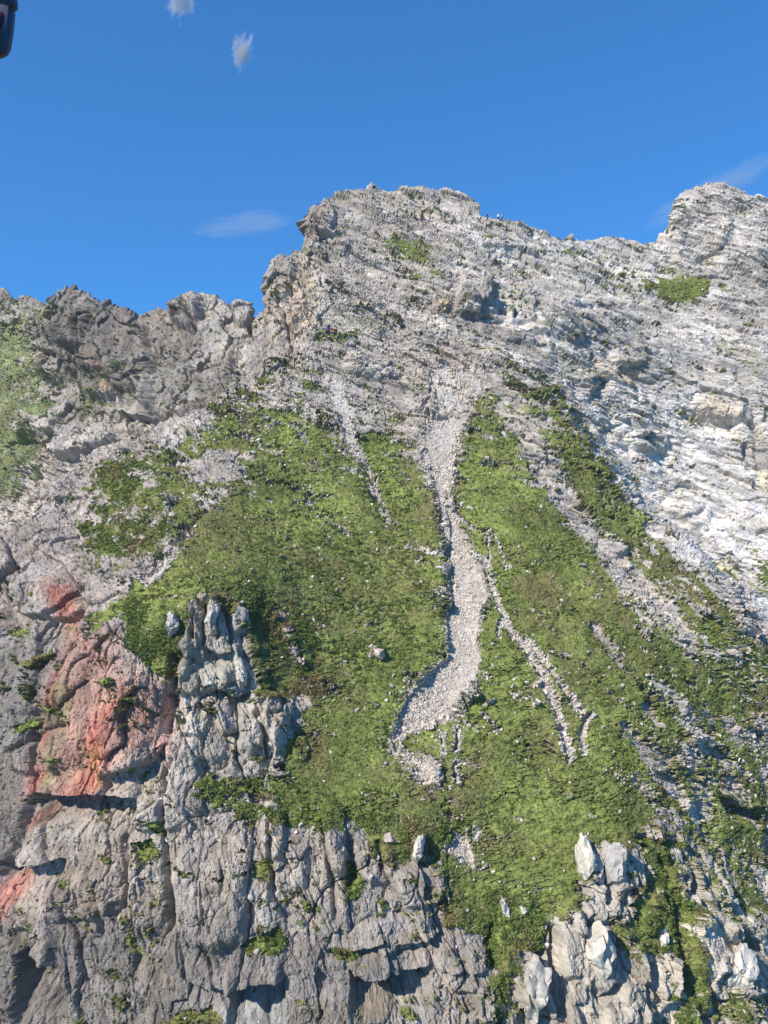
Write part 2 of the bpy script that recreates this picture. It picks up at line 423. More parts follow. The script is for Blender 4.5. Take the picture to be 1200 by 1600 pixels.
# grass: polygon, cover 0..1, softness
GRASS = [
    ([(622, 1162), (640, 1148), (690, 1133), (706, 1128), (712, 1245), (690, 1245), (684, 1200), (668, 1182), (640, 1176)], 1.15, 4),
    ([(450, 625), (500, 640), (530, 665), (560, 730), (600, 800), (640, 860), (690, 890), (700, 960), (697, 1030), (640, 1085), (612, 1155), (625, 1200), (700, 1235),
      (704, 1290), (700, 1320), (730, 1400), (700, 1390), (650, 1300), (560, 1290), (500, 1270), (430, 1250), (400, 1220), (450, 1190), (460, 1140), (480, 1090), (470, 1060),
      (400, 1000), (395, 950), (200, 940), (235, 905), (280, 850), (335, 790), (390, 740), (350, 700), (290, 690), (340, 640), (400, 615)], 0.84, 20),
    ([(230, 915), (330, 800), (400, 780), (420, 840), (400, 930), (200, 945)], 1.0, 8),
    ([(490, 650), (560, 760), (690, 890), (700, 960), (695, 1030), (620, 1100), (600, 1250), (500, 1250), (470, 1180), (560, 1000), (480, 850)], 0.95, 30),
    ([(555, 665), (640, 690), (665, 750), (682, 800), (690, 870), (640, 850), (600, 800), (560, 720)], 0.9, 8),
    ([(770, 600), (790, 640), (820, 740), (870, 790), (920, 860), (970, 930), (1010, 970), (1000, 1040), (1020, 1090), (965, 1130), (1035, 1190), (985, 1220), (1030, 1280), (920, 1310),
      (905, 1420), (850, 1430), (790, 1450), (720, 1400), (700, 1300), (705, 1200), (745, 1050), (752, 945), (760, 900), (730, 835), (708, 775), (718, 700), (745, 630)], 0.88, 12),
    ([(880, 820), (1000, 960), (1080, 1030), (1210, 1010), (1220, 1130), (1120, 1130), (1050, 1080), (960, 1060), (900, 960)], 0.74, 20),
    ([(960, 1040), (1200, 1100), (1240, 1300), (1200, 1500), (1100, 1400), (1000, 1310), (960, 1200)], 0.42, 30),
    ([(780, 550), (860, 600), (910, 680), (960, 745), (1010, 805), (1070, 870), (1120, 920), (1170, 980), (1200, 1030), (1100, 1010), (1000, 900), (900, 790), (850, 690), (800, 620)], 0.58, 14),
    ([(150, 720), (240, 690), (330, 760), (290, 850), (220, 890), (140, 880), (120, 820), (180, 810), (140, 770)], 0.55, 16),
    ([(170, 740), (235, 735), (240, 800), (160, 810)], 0.78, 12),
    ([(196, 935), (290, 940), (276, 1000), (272, 1050), (256, 1062), (225, 1035), (196, 1000)], 1.0, 5),
    ([(385, 930), (480, 950), (475, 1080), (440, 1100), (400, 1075), (392, 1010)], 0.95, 8),
    ([(590, 378), (615, 371), (660, 374), (676, 392), (664, 410), (620, 405)], 0.95, 5), ([(600, 395), (690, 400), (705, 440), (640, 440)], 0.48, 16),
    ([(1032, 436), (1075, 430), (1110, 436), (1104, 462), (1060, 470), (1030, 458)], 0.9, 5),
    ([(950, 440), (1040, 430), (1040, 460), (960, 462)], 0.45, 12), ([(640, 415), (720, 445), (700, 470), (650, 450)], .35, 12),
    ([(560, 480), (600, 478), (625, 495), (600, 520), (565, 505)], 0.62, 8), ([(478, 522), (520, 520), (566, 514), (570, 524), (540, 538), (500, 536)], 0.95, 4),
    ([(350, 615), (390, 590), (430, 560), (480, 570), (520, 620), (450, 640), (380, 640)], 0.66, 14), ([(355, 622), (372, 606), (400, 612), (392, 628)], 1.0, 3),
    ([(740, 520), (800, 560), (860, 600), (880, 640), (800, 600), (770, 570)], 0.55, 10),
    ([(1000, 1310), (1060, 1310), (1055, 1400), (1050, 1490), (990, 1470), (985, 1400), (1010, 1360)], 0.86, 8),
    ([(1045, 1400), (1075, 1420), (1105, 1600), (1070, 1600)], .8, 8), ([(960, 1430), (1040, 1440), (1040, 1490), (970, 1490)], .6, 10),
    ([(700, 1330), (860, 1400), (860, 1440), (830, 1480), (800, 1530), (750, 1560), (770, 1460), (700, 1450)], 0.82, 10),
    ([(750, 1520), (820, 1480), (800, 1600), (770, 1600)], .5, 12), ([(900, 1280), (1000, 1280), (1000, 1320), (920, 1330)], .8, 8),
    ([(380, 1474), (410, 1455), (440, 1440), (447, 1470), (430, 1486), (395, 1485)], 1.0, 4), ([(520, 1480), (560, 1484), (545, 1505), (525, 1500)], 1.0, 4),
    ([(545, 1340), (570, 1370), (555, 1405), (545, 1400)], 1.0, 4), ([(400, 1225), (560, 1265), (540, 1300), (450, 1290), (430, 1270), (395, 1250)], 0.72, 10),
    ([(560, 1290), (660, 1290), (640, 1370), (560, 1320)], 0.55, 10), ([(595, 1405), (610, 1400), (600, 1420)], 1.0, 3),
    ([(200, 1320), (240, 1310), (250, 1335), (215, 1340)], .8, 5), ([(236, 1285), (262, 1282), (262, 1310), (240, 1305)], .9, 4), ([(310, 1200), (360, 1210), (420, 1240), (400, 1290), (330, 1260), (300, 1230)], .6, 10),
    ([(400, 1340), (425, 1330), (420, 1370), (400, 1360)], .9, 4), ([(30, 1040), (70, 1010), (72, 1020), (40, 1045)], 1.0, 3), ([(10, 975), (40, 970), (40, 990), (12, 990)], .9, 4),
    ([(15, 1130), (65, 1118), (60, 1132), (20, 1140)], .9, 4), ([(130, 970), (190, 935), (200, 945), (150, 985)], .8, 5), ([(95, 1370), (115, 1370), (115, 1385), (98, 1385)], .8, 4),
    ([(250, 1590), (330, 1575), (350, 1600), (240, 1605)], .8, 6), ([(150, 1540), (200, 1560), (190, 1590), (150, 1560)], .4, 8), ([(1110, 1180), (1200, 1200), (1200, 1500), (1150, 1400)], .45, 14),
    ([(1120, 1560), (1200, 1560), (1200, 1600), (1120, 1600)], .5, 10), ([(130, 1020), (200, 1010), (180, 1050)], 0.0, 8),
    ([(1180, 880), (1230, 870), (1240, 940), (1185, 930)], .5, 8), ([(1115, 835), (1145, 850), (1130, 860)], .4, 4),
    ([(450, 600), (640, 640), (630, 690), (560, 680), (470, 650)], .42, 14), ([(520, 560), (640, 560), (640, 600), (540, 590)], .2, 14), ([(750, 345), (900, 390), (820, 400), (760, 370)], .36, 12),
    ([(330, 630), (470, 600), (480, 680), (340, 720), (280, 700)], .74, 14),
]
RGRASS = [([(-250, 500), (0, 500), (60, 505), (50, 560), (90, 600), (40, 640), (60, 700), (0, 800), (-250, 850)], 0.72, 24), ([(60, 625), (100, 630), (80, 655), (50, 650)], 1.0, 6),
          ([(20, 680), (70, 690), (60, 720), (0, 760)], .8, 10), ([(130, 600), (180, 610), (150, 640), (110, 640)], .5, 12), ([(0, 462), (80, 475), (100, 510), (0, 500)], .35, 12),
          ([(100, 640), (220, 560), (240, 600), (140, 660)], .3, 14)]

# stone tones: polygon, colour (linear), weight, softness
TONES = [
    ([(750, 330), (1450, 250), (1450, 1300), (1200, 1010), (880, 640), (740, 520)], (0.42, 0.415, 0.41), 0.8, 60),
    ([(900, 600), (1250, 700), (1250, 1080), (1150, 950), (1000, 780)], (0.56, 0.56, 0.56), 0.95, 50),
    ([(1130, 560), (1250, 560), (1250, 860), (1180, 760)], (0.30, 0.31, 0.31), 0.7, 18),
    ([(640, 540), (780, 540), (760, 640), (700, 800), (640, 690)], (0.42, 0.385, 0.355), 0.7, 20),
    ([(415, 560), (430, 420), (500, 400), (505, 520), (460, 560)], (0.36, 0.325, 0.29), 0.6, 16),
    ([(440, 500), (455, 440), (480, 400), (494, 440), (486, 520), (460, 545)], (0.40, 0.325, 0.24), 0.5, 10),
    ([(485, 325), (510, 330), (500, 380), (484, 370)], (0.30, 0.22, 0.18), 0.5, 6),
    ([(680, 465), (706, 465), (706, 484), (682, 484)], (0.42, 0.34, 0.22), 0.7, 5),
    ([(930, 560), (1000, 575), (1000, 600), (925, 590)], (0.42, 0.34, 0.22), 0.5, 8), ([(1100, 625), (1150, 640), (1140, 660), (1090, 645)], (0.40, 0.32, 0.20), 0.5, 8),
    ([(1115, 878), (1160, 882), (1160, 895), (1125, 893)], (0.60, 0.57, 0.34), 0.8, 5), ([(1188, 735), (1230, 735), (1230, 775), (1188, 765)], (0.56, 0.53, 0.38), 0.6, 6),
    ([(280, 930), (400, 930), (470, 1100), (460, 1200), (300, 1220), (280, 1040)], (0.385, 0.375, 0.35), 0.9, 14),
    ([(300, 1035), (395, 1030), (395, 1075), (320, 1080)], (0.50, 0.495, 0.44), 0.7, 8),
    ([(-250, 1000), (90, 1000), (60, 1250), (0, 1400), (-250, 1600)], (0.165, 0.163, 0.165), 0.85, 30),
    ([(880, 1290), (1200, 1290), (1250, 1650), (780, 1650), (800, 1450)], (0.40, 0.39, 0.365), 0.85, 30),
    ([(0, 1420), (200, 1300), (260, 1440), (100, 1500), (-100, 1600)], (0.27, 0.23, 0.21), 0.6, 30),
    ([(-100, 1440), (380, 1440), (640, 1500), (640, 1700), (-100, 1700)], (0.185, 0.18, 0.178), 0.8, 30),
    ([(400, 1280), (700, 1300), (760, 1450), (700, 1500), (420, 1440)], (0.36, 0.345, 0.33), 0.8, 24),
    ([(350, 1540), (430, 1545), (470, 1620), (330, 1620)], (0.30, 0.32, 0.34), 0.6, 14), ([(620, 1530), (680, 1520), (680, 1600), (600, 1600)], (0.33, 0.35, 0.37), 0.6, 14),
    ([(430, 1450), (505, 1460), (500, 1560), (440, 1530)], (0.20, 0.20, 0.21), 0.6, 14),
    ([(-250, 700), (250, 680), (260, 900), (0, 1000), (-250, 1000)], (0.33, 0.30, 0.29), 0.7, 24),
    ([(560, 1580), (600, 1540), (620, 1600)], (0.40, 0.33, 0.22), .3, 8), ([(540, 1560), (560, 1558), (560, 1575), (542, 1575)], (0.45, 0.36, 0.2), .5, 5),
    ([(690, 350), (745, 330), (745, 440), (715, 430)], (0.46, 0.455, 0.45), 0.7, 12), ([(310, 470), (350, 480), (395, 560), (370, 590)], (0.44, 0.44, 0.44), 0.6, 12),  # pale streaks: window reflections painted into the rock tone
    ([(440, 990), (500, 1010), (480, 1100), (440, 1060)], (0.34, 0.28, 0.25), 0.6, 10),
    # red window reflection painted into the left cliff's tones
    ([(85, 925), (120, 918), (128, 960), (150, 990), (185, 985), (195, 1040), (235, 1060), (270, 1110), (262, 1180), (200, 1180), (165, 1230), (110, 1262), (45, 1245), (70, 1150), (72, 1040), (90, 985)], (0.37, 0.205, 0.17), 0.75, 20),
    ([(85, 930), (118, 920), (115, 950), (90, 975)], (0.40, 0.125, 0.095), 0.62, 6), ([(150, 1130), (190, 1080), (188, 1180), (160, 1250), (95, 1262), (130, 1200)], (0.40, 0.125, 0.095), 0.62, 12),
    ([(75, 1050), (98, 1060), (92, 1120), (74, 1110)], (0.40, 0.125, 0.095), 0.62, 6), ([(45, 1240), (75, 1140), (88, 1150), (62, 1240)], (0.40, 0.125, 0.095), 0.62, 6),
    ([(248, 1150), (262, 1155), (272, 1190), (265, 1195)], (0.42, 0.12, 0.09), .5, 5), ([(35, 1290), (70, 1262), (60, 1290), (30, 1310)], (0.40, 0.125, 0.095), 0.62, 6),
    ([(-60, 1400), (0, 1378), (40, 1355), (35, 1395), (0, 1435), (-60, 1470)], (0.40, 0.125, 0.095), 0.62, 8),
    ([(92, 1060), (112, 1062), (110, 1130), (85, 1130)], (0.24, 0.28, 0.14), .5, 6), ([(60, 1225), (95, 1140), (108, 1150), (85, 1232)], (0.27, 0.30, 0.17), .5, 6),
    ([(160, 1170), (176, 1160), (172, 1230), (160, 1225)], (0.46, 0.27, 0.10), .6, 5),
]
RTONES = [([(60, 470), (240, 470), (240, 640), (120, 660)], (0.155, 0.149, 0.144), .85, 24), ([(-250, 450), (100, 450), (100, 540), (-250, 520)], (0.24, 0.24, 0.23), .6, 20),  # first patch darkened to put in shade on crags turned from the sun
          ([(240, 470), (420, 470), (420, 640), (240, 660)], (0.22, 0.212, 0.203), .8, 20), ([(300, 455), (395, 480), (395, 590), (340, 560)], (0.45, 0.45, 0.45), .65, 10),  # last patch is a whitish window reflection painted on the crag
          ([(170, 570), (182, 560), (186, 620), (174, 620)], (0.40, 0.30, 0.22), .6, 5), ([(0, 800), (330, 640), (200, 690), (100, 800)], (0.42, 0.38, 0.36), .6, 14)]

ROCK_BASE = np.array((0.355, 0.336, 0.320), np.float32)

def ufield(P):
    """small world-space wobble used to break up the surveyed outlines, in px"""
    return (fbm(P * 0.16, 4, 301) * 16 + fbm(P * 0.9, 3, 311) * 6, fbm(P * 0.16, 4, 302) * 16 + fbm(P * 0.9, 3, 312) * 6)

THIN = [([(930, 975), (975, 1040), (1010, 1080)], 7), ([(930, 1060), (1000, 1120), (1060, 1235)], 7), ([(985, 1140), (1020, 1190), (1062, 1250)], 7), ([(1040, 970), (1060, 1010)], 8),
        ([(1040, 1020), (1055, 1060), (1090, 1072)], 7), ([(1000, 1180), (1080, 1260), (1140, 1340)], 9), ([(1085, 1000), (1150, 1040)], 7), ([(1050, 1080), (1100, 1150), (1160, 1230)], 12),
        ([(480, 780), (560, 850)], 8), ([(560, 1010), (600, 1030)], 10), ([(440, 960), (470, 1060)], 8), ([(850, 700), (900, 790), (960, 870), (1040, 960)], 12), ([(330, 740), (370, 745)], 10), ([(230, 880), (290, 840)], 10)]
def terrain(name, pxs, crest, ybot, rowstep, depthf, bodies, ledges, cracks, grassp, tonep, screep, screel, bedf, base_back=26, relief=1.0, gcol=(0.164, 0.192, 0.052)):
    nx = len(pxs)
    cr = np.interp(pxs, [c[0] for c in crest], [c[1] for c in crest])
    top = cr.min() - base_back * rowstep * 2
    nr = int((ybot - top) / rowstep)
    base = np.repeat(np.linspace(top, ybot, nr)[:, None], nx, 1)
    PX = np.repeat(pxs[None, :], nr, 0)
    PY = np.maximum(base, cr[None, :])
    over = np.maximum(cr[None, :] - base, 0)          # rows past the crest carry on down the far side
    Y = depthf(PX, PY)
    P = at(PX, PY, Y)
    b = 0.22 * over
    P[..., 1] += b
    P[..., 2] -= b ** 1.2 * 0.6
    ALL = P
    R = nr
    px = PX.ravel().astype(np.float32)
    py = PY.ravel().astype(np.float32)
    back = b.ravel().astype(np.float32)
    def normals(A):
        du = np.gradient(A, axis=1); dv = np.gradient(A, axis=0)
        n = np.cross(dv, du).reshape(-1, 3)
        n /= np.linalg.norm(n, axis=1, keepdims=True) + 1e-9
        s = np.sign((n * np.array((0, -0.7, 0.7))).sum(1)); 
        return (n * np.where(s == 0, 1, s)[:, None]).astype(np.float32)
    # the smoothed overall outward direction
    N = normals(ALL)
    Pw = ALL.reshape(-1, 3).astype(np.float32)
    wx, wy = ufield(Pw)
    # ---- grass, scree masks
    hi = fbm(Pw * np.array((1.5, 1.2, 3.2)), 4, 75, gain=0.8)
    cov = np.full(len(px), 0.0, np.float32)
    gx, gy = px + wx * 0.6, py + wy * 0.6
    for pts, c, soft in grassp:
        m = poly_mask(gx, gy, pts, soft * 1.7)
        cov = np.maximum(cov, m * c)
    if len(screep):
        for pts, w in THIN:
            d, tt = seg_dist(gx, gy, pts)
            cov = cov * (1 - 0.5 * np.exp(-(d / w) ** 2))
    cov = cov * np.where((px > 300) & (px < 860), 0.54 + 0.46 * sstep(610, 800, py), 1.0)
    scr = np.zeros(len(px), np.float32)
    sx, sy = px + wx * 0.15, py + wy * 0.15
    rag = 5 + 9 * sstep(820, 680, py)
    sx = sx + rag * fbm(Pw * 1.1, 4, 371, gain=0.8); sy = sy + rag * fbm(Pw * 1.1, 4, 372, gain=0.8)
    for pts in screep: scr = np.maximum(scr, poly_mask(sx, sy, pts, 3.0))
    for pts, w0, w1 in screel:
        xs = [p[0] for p in pts]; ys = [p[1] for p in pts]
        s = (px > min(xs) - 40) & (px < max(xs) + 40) & (py > min(ys) - 40) & (py < max(ys) + 40)
        if s.any():
            d, tt = seg_dist(sx[s], sy[s], pts)
            w = w0 + (w1 - w0) * tt
            scr[s] = np.maximum(scr[s], sstep(1.35, 0.6, d / (w * (0.8 + 0.5 * np.clip(wx[s] / 16, -1, 1))) + 0.9 * hi[s]))
    fan = poly_mask(sx, sy, [(665, 570), (760, 560), (750, 620), (730, 660), (700, 690), (664, 680), (655, 620)], 40) * 0.60
    scr = np.maximum(scr, sstep(0.35, 0.65, fan + 0.75 * fbm(Pw * np.array((1.2, 0.6, 0.4)), 5, 380, gain=0.7)))
    spill = np.zeros(len(px), np.float32)
    for pts in screep: spill = np.maximum(spill, poly_mask(sx, sy, pts, 22))
    scr = np.clip(scr, 0, 1)
    # patchiness: fall-line streaks on the right flank, contour-wise cushions elsewhere
    sr = sstep(850, 1000, px) * sstep(640, 800, py)
    fx = Pw[:, 0]; fz = Pw[:, 2]
    c45, s45 = math.cos(math.radians(50)), math.sin(math.radians(50))
    A = np.stack([(fx * c45 - fz * s45) * 0.22, Pw[:, 1] * 0.3, (fx * s45 + fz * c45) * 0.75], 1)
    Bh = np.stack([fx * 0.38 + fz * 0.2, Pw[:, 1] * 0.25, fz * 0.85 + fx * 0.1], 1)
    Q = np.where((sr + 0.5 * fbm(Pw * 0.12, 4, 73))[:, None] > 0.5, A, Bh)
    pat = fbm(Q, 5, 71, gain=0.62)
    patn = 0.5 + pat * 0.95 + hi * 0.85
    g = sstep(-0.06, 0.06, cov * 1.22 - patn - 0.02)
    g = np.where(cov > 0.99, np.maximum(g, 0.0), g)
    g = g * (1 - sstep(0.35, 0.65, scr + 0.25 * pat)) * (1 - 0.8 * sstep(0.05, 0.3, spill - 0.25 + hi * 0.5)) * (back < 6)
    rock = 1 - g
    scr = scr * (1 - g)
    # ---- relief: metres along the outward direction
    D = np.zeros(len(px), np.float32)
    ex, ey = px + wx * 0.35, py + wy * 0.35
    for (cx, cy, rx, ry, an, h) in bodies:
        a = math.radians(an)
        s = (np.abs(px - cx) < max(rx, ry) * 1.8 + 8) & (np.abs(py - cy) < max(rx, ry) * 1.8 + 8) & (back == 0)
        if not s.any() or h == 0: continue
        u = ((ex[s] - cx) * math.cos(a) + (ey[s] - cy) * math.sin(a)) / rx
        v = (-(ex[s] - cx) * math.sin(a) + (ey[s] - cy) * math.cos(a)) / ry
        r = (np.abs(u) ** 3 + np.abs(v) ** 3) ** (1 / 3)
        D[s] += h * sstep(1.12, 0.72, r) * (1 - 0.25 * u + 0.15 * v)
    for pts, dep, hh in ledges:
        xs = np.array([p[0] for p in pts], float); ys = np.array([p[1] for p in pts], float)
        if len(xs) < 2 or dep == 0: continue
        s = (px > xs.min() - 8) & (px < xs.max() + 8) & (py > ys.min() - hh * 1.5 - 10) & (py < ys.max() + hh * 2 + 10) & (back == 0)
        if not s.any(): continue
        yl = np.interp(ex[s], xs, ys)
        e = sstep(xs.min() - 6, xs.min() + 6, ex[s]) * sstep(xs.max() + 6, xs.max() - 6, ex[s])
        d = ey[s] - yl
        dep = dep * (1.2 if np.mean(ys) > 1000 else 0.55)
        D[s] -= dep * e * sstep(-1.0, 2.0, d) * sstep(hh * 1.7, hh * 0.35, d)
        D[s] += 0.35 * dep * e * sstep(-hh, -2, d) * (d < 0.5)
    for pts, w, dep in cracks:
        xs = [p[0] for p in pts]; ys = [p[1] for p in pts]
        s = (px > min(xs) - 50) & (px < max(xs) + 50) & (py > min(ys) - 50) & (py < max(ys) + 50) & (back == 0)
        if not s.any() or dep == 0: continue
        d, tt = seg_dist(ex[s], ey[s], pts)
        D[s] -= dep * np.exp(-(d / w) ** 2) * sstep(0, 0.12, tt) * sstep(1, 0.88, tt)
    # channel floors sit lower than the turf
    D -= 0.75 * sstep(0.2, 0.8, scr) * sstep(690, 800, py)
    # fractured rock
    bx_, by_ = px + wx * 2.2, py + wy * 1.6
    bed = bedf(bx_, by_)                       # 0 vertical joints ... 1 dipping beds
    th = math.radians(24)
    warp = np.stack([fbm(Pw * 0.25, 3, 400 + k) for k in range(3)], 1) * 0.40
    W = Pw + warp
    Bd = np.stack([W[:, 0] * math.cos(th) - W[:, 2] * math.sin(th), W[:, 1], W[:, 0] * math.sin(th) + W[:, 2] * math.cos(th)], 1)
    tv = math.radians(-9); tp = math.radians(28)
    xx = W[:, 0] * math.cos(tp) + W[:, 1] * math.sin(tp); yy = -W[:, 0] * math.sin(tp) + W[:, 1] * math.cos(tp)
    Vd = np.stack([xx * math.cos(tv) - W[:, 2] * math.sin(tv), yy, xx * math.sin(tv) + W[:, 2] * math.cos(tv)], 1)
    SB = np.array((0.26, 0.5, 1.35), np.float32); SV = np.array((1.15, 0.8, 0.42), np.float32)
    scl = np.clip(py / 1000, 0.5, 1.2)
    rockamp = (0.06 + 0.94 * rock) * (1 - 0.78 * scr)
    spill = np.clip(spill, 0, 1)
    cliff = np.maximum(sstep(1230, 1330, py + wy), np.maximum(sstep(330, 200, bx_) * sstep(780, 860, by_), poly_mask(px, py, [(270, 930), (400, 930), (480, 1060), (470, 1240), (270, 1260)], 12)))
    cliff = np.maximum(cliff, sstep(520, 440, bx_) * sstep(620, 540, by_) * 0.8)
    tonev = np.ones(len(px), np.float32)
    massive = fbm(Pw * 0.14, 3, 440)
    lowr = sstep(800, 900, px) * sstep(1300, 1400, py)
    for i, (sz, amp) in enumerate(((8.5, 1.5), (3.4, 0.70), (1.5, 0.34), (0.7, 0.19), (0.34, 0.09))):
        for which, S_, sel in ((0, SV, bed < 0.5), (1, SB, bed >= 0.5)):
            idx = np.nonzero(sel)[0]
            if len(idx) == 0: continue
            src = Vd if which == 0 else Bd
            h, tl, cr_, e = cells(src[idx] * S_ / sz, 500 + i * 31 + which)
            k = (0.75 * h + 1.1 * tl) * amp - amp * 0.45 * np.exp(-(cr_ / (0.025 + 0.015 * i)) ** 2)
            if i > 0: k = k * (0.35 + 0.95 * sstep(-0.35, 0.35, massive[idx])) if i < 3 else k
            if i == 0: k = k * (0.35 + 0.45 * cliff[idx])
            if i in (1, 2): k = k * (1 + 0.7 * lowr[idx])
            D[idx] += k * rockamp[idx] * (0.80 - 0.12 * cliff[idx])
            tonev[idx] += (e - 0.5) * (0.14, 0.22, 0.24, 0.22, 0.18)[i]
    FB = np.where((bed > 0.5)[:, None], Bd * np.array((0.28, 0.5, 1.5), np.float32), W * np.array((1.0, 0.8, 0.6), np.float32))
    D += rockamp * (fbm(Pw * 0.12, 3, 900) * 1.3 + fbm(FB * 0.8, 5, 910, ridged=True, gain=0.62) * np.where(bed > 0.5, 0.34, 0.10) + fbm(W * np.array((1.5, 1.2, 0.9), np.float32), 5, 915, gain=0.75) * 0.15 * (1 - bed) + fbm(Pw * 4.0, 2, 930) * 0.06)
    broad = sstep(-0.2, 0.35, fbm(FB * 0.35, 4, 905))
    D += rockamp * (broad - 0.5) * np.where(bed > 0.5, 0.8, 0.3)
    q = (Bd[:, 2] + 2.4 * fbm(Pw * 0.13, 3, 460)) / 3.2 + 0.35 * fbm(Pw * 0.5, 2, 462)
    saw = q - np.floor(q)
    lay = h3(np.floor(q).astype(np.int32), np.floor(Bd[:, 0] / 9 + q * 0.3).astype(np.int32), np.zeros(len(q), np.int32), 88)
    D += rockamp * (bed > 0.5) * (0.5 - saw) * 0.9 * u01(lay) * sstep(-0.25, 0.35, fbm(Pw * 0.2, 3, 470))
    tonev += (bed > 0.5) * (u01(lay) - 0.5) * 0.30
    D *= relief
    # turf hummocks and terracettes
    T = np.stack([Pw[:, 0] * 0.55 + Pw[:, 2] * 0.25, Pw[:, 1] * 0.6, Pw[:, 2] * 2.1 - Pw[:, 0] * 0.2], 1)
    hn = fbm(T, 3, 950, gain=0.65)
    hum = hn * 0.8 - 1.5 * np.exp(-(hn / 0.07) ** 2) * sstep(-0.3, 0.3, fbm(Pw * 0.35, 2, 955))
    D += g * (hum * 0.26 + fbm(Pw * 3.1, 2, 970) * 0.10 + 0.12 + fbm(Pw * 0.22, 3, 990) * 0.7)
    # rubble
    D += scr * (fbm(Pw * 2.6, 3, 1000, gain=0.7) * 0.16)
    # bare ground between cushions is littered
    fade = 1 - sstep(12, 30, back)
    D *= fade
    dirn = N * 0.75 + np.array((0, -0.25, 0.0), np.float32)
    low = fbm(Pw * 0.5, 2, 1100)
    F = Pw + dirn * D[:, None]
    F[:, 0] += rockamp * fbm(W * 1.1, 3, 1200) * 0.12
    F[:, 2] += rockamp * (fbm(W * 1.1, 3, 1230) * 0.10)
    # ---- tones
    red_refl = 0.80 + 0.20 * sstep(-0.25, 0.25, fbm(W * np.array((1.1, 0.8, 0.35), np.float32), 4, 1280))
    col = np.repeat(ROCK_BASE[None], len(px), 0)
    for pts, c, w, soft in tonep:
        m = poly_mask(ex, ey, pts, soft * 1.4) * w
        if c[0] > 1.8 * c[1]: m = m * red_refl  # strongly red tones are the painted reflection; vary their weight
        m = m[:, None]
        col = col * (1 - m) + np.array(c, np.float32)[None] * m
    warm = fbm(Pw * 0.35, 4, 1300)
    col = col * (1 + 0.30 * fbm(FB * 0.22, 4, 1330) + 0.34 * fbm(FB * 1.3, 4, 1360, gain=0.65))[:, None] * tonev[:, None]
    col *= np.where(cliff[:, None] > 0.5, np.array((0.90, 0.83, 0.745)) * (1 + 0.22 * lowr[:, None]), np.array((1.05, 0.985, 0.91))) + np.stack([0.06 * warm, 0.0 * warm, -0.08 * warm], 1)
    # lichen / thin turf on ledges between beds
    thin = sstep(0.12, 0.45, fbm(Q * 0.8, 4, 1400)) * 0.35 * (cliff < 0.5) * (scr < 0.3) * (tonev < 5) * sstep(1150, 950, px + 0 * py)
    col = col * (1 - thin[:, None]) + np.array((0.17, 0.18, 0.09)) * thin[:, None]
    # pale, slightly pink rubble
    sc = np.array((0.485, 0.455, 0.42), np.float32) * (1 + 0.25 * fbm(Pw * 5, 2, 1500))[:, None]
    fine = sstep(-0.05, 0.4, fbm(Pw * np.array((0.5, 0.3, 0.22)), 3, 1520))[:, None] * 0.7
    sc = sc * (1 - fine) + np.array((0.40, 0.345, 0.295)) * fine
    s3 = (scr * 0.85)[:, None]
    col = col * (1 - s3) + sc * s3
    # soil near turf edges
    soil = (sstep(-0.22, -0.02, cov * 1.12 - patn) * (1 - g) * (1 - scr) * (1 - cliff) * 0.45)[:, None]
    col = col * (1 - soil) + np.array((0.27, 0.215, 0.165)) * soil
    hue = fbm(Pw * 0.13, 4, 1600); dry = sstep(0.0, 0.5, fbm(Pw * 0.25, 4, 1620)); hf = fbm(Pw * np.array((1.6, 2.0, 3.2)), 3, 1650, gain=0.7)
    for (cx, cy, r) in ((560, 950, 70), (600, 880, 50), (490, 1040, 60), (650, 1240, 60), (860, 1130, 60), (960, 930, 70), (330, 830, 80), (1020, 900, 50), (430, 1010, 50), (200, 790, 40), (750, 1200, 40), (940, 1040, 60)):
        dry = np.maximum(dry, np.exp(-((ex - cx) ** 2 + (ey - cy) ** 2) / r ** 2) * sstep(-0.35, 0.25, fbm(Pw * 0.7, 3, 1640)))
    grn = np.array(gcol) * (1 + 0.55 * hue[:, None]) * (1 + 0.75 * hf[:, None])
    grn = grn * (1 - 0.6 * dry[:, None]) + np.array((0.185, 0.150, 0.070)) * 0.6 * dry[:, None]
    gm = g[:, None]
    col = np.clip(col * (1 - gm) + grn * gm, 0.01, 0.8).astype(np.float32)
    return dict(V=F, col=col, g=g, scr=scr, px=px, py=py, R=R, nx=nx, cliff=cliff, back=back, N=N, dry=dry, hue=hue, cov=cov, spill=spill)

def grid_faces(R, nx):
    a = np.arange(R * nx).reshape(R, nx)
    return np.stack([a[:-1, :-1].ravel(), a[1:, :-1].ravel(), a[1:, 1:].ravel(), a[:-1, 1:].ravel()], 1)

STEP = 1.25
def cols(a, b, c, d, fine=STEP, coarse=6):
    return np.concatenate([np.arange(a, b, coarse), np.arange(b, c, fine), np.arange(c, d, coarse)])

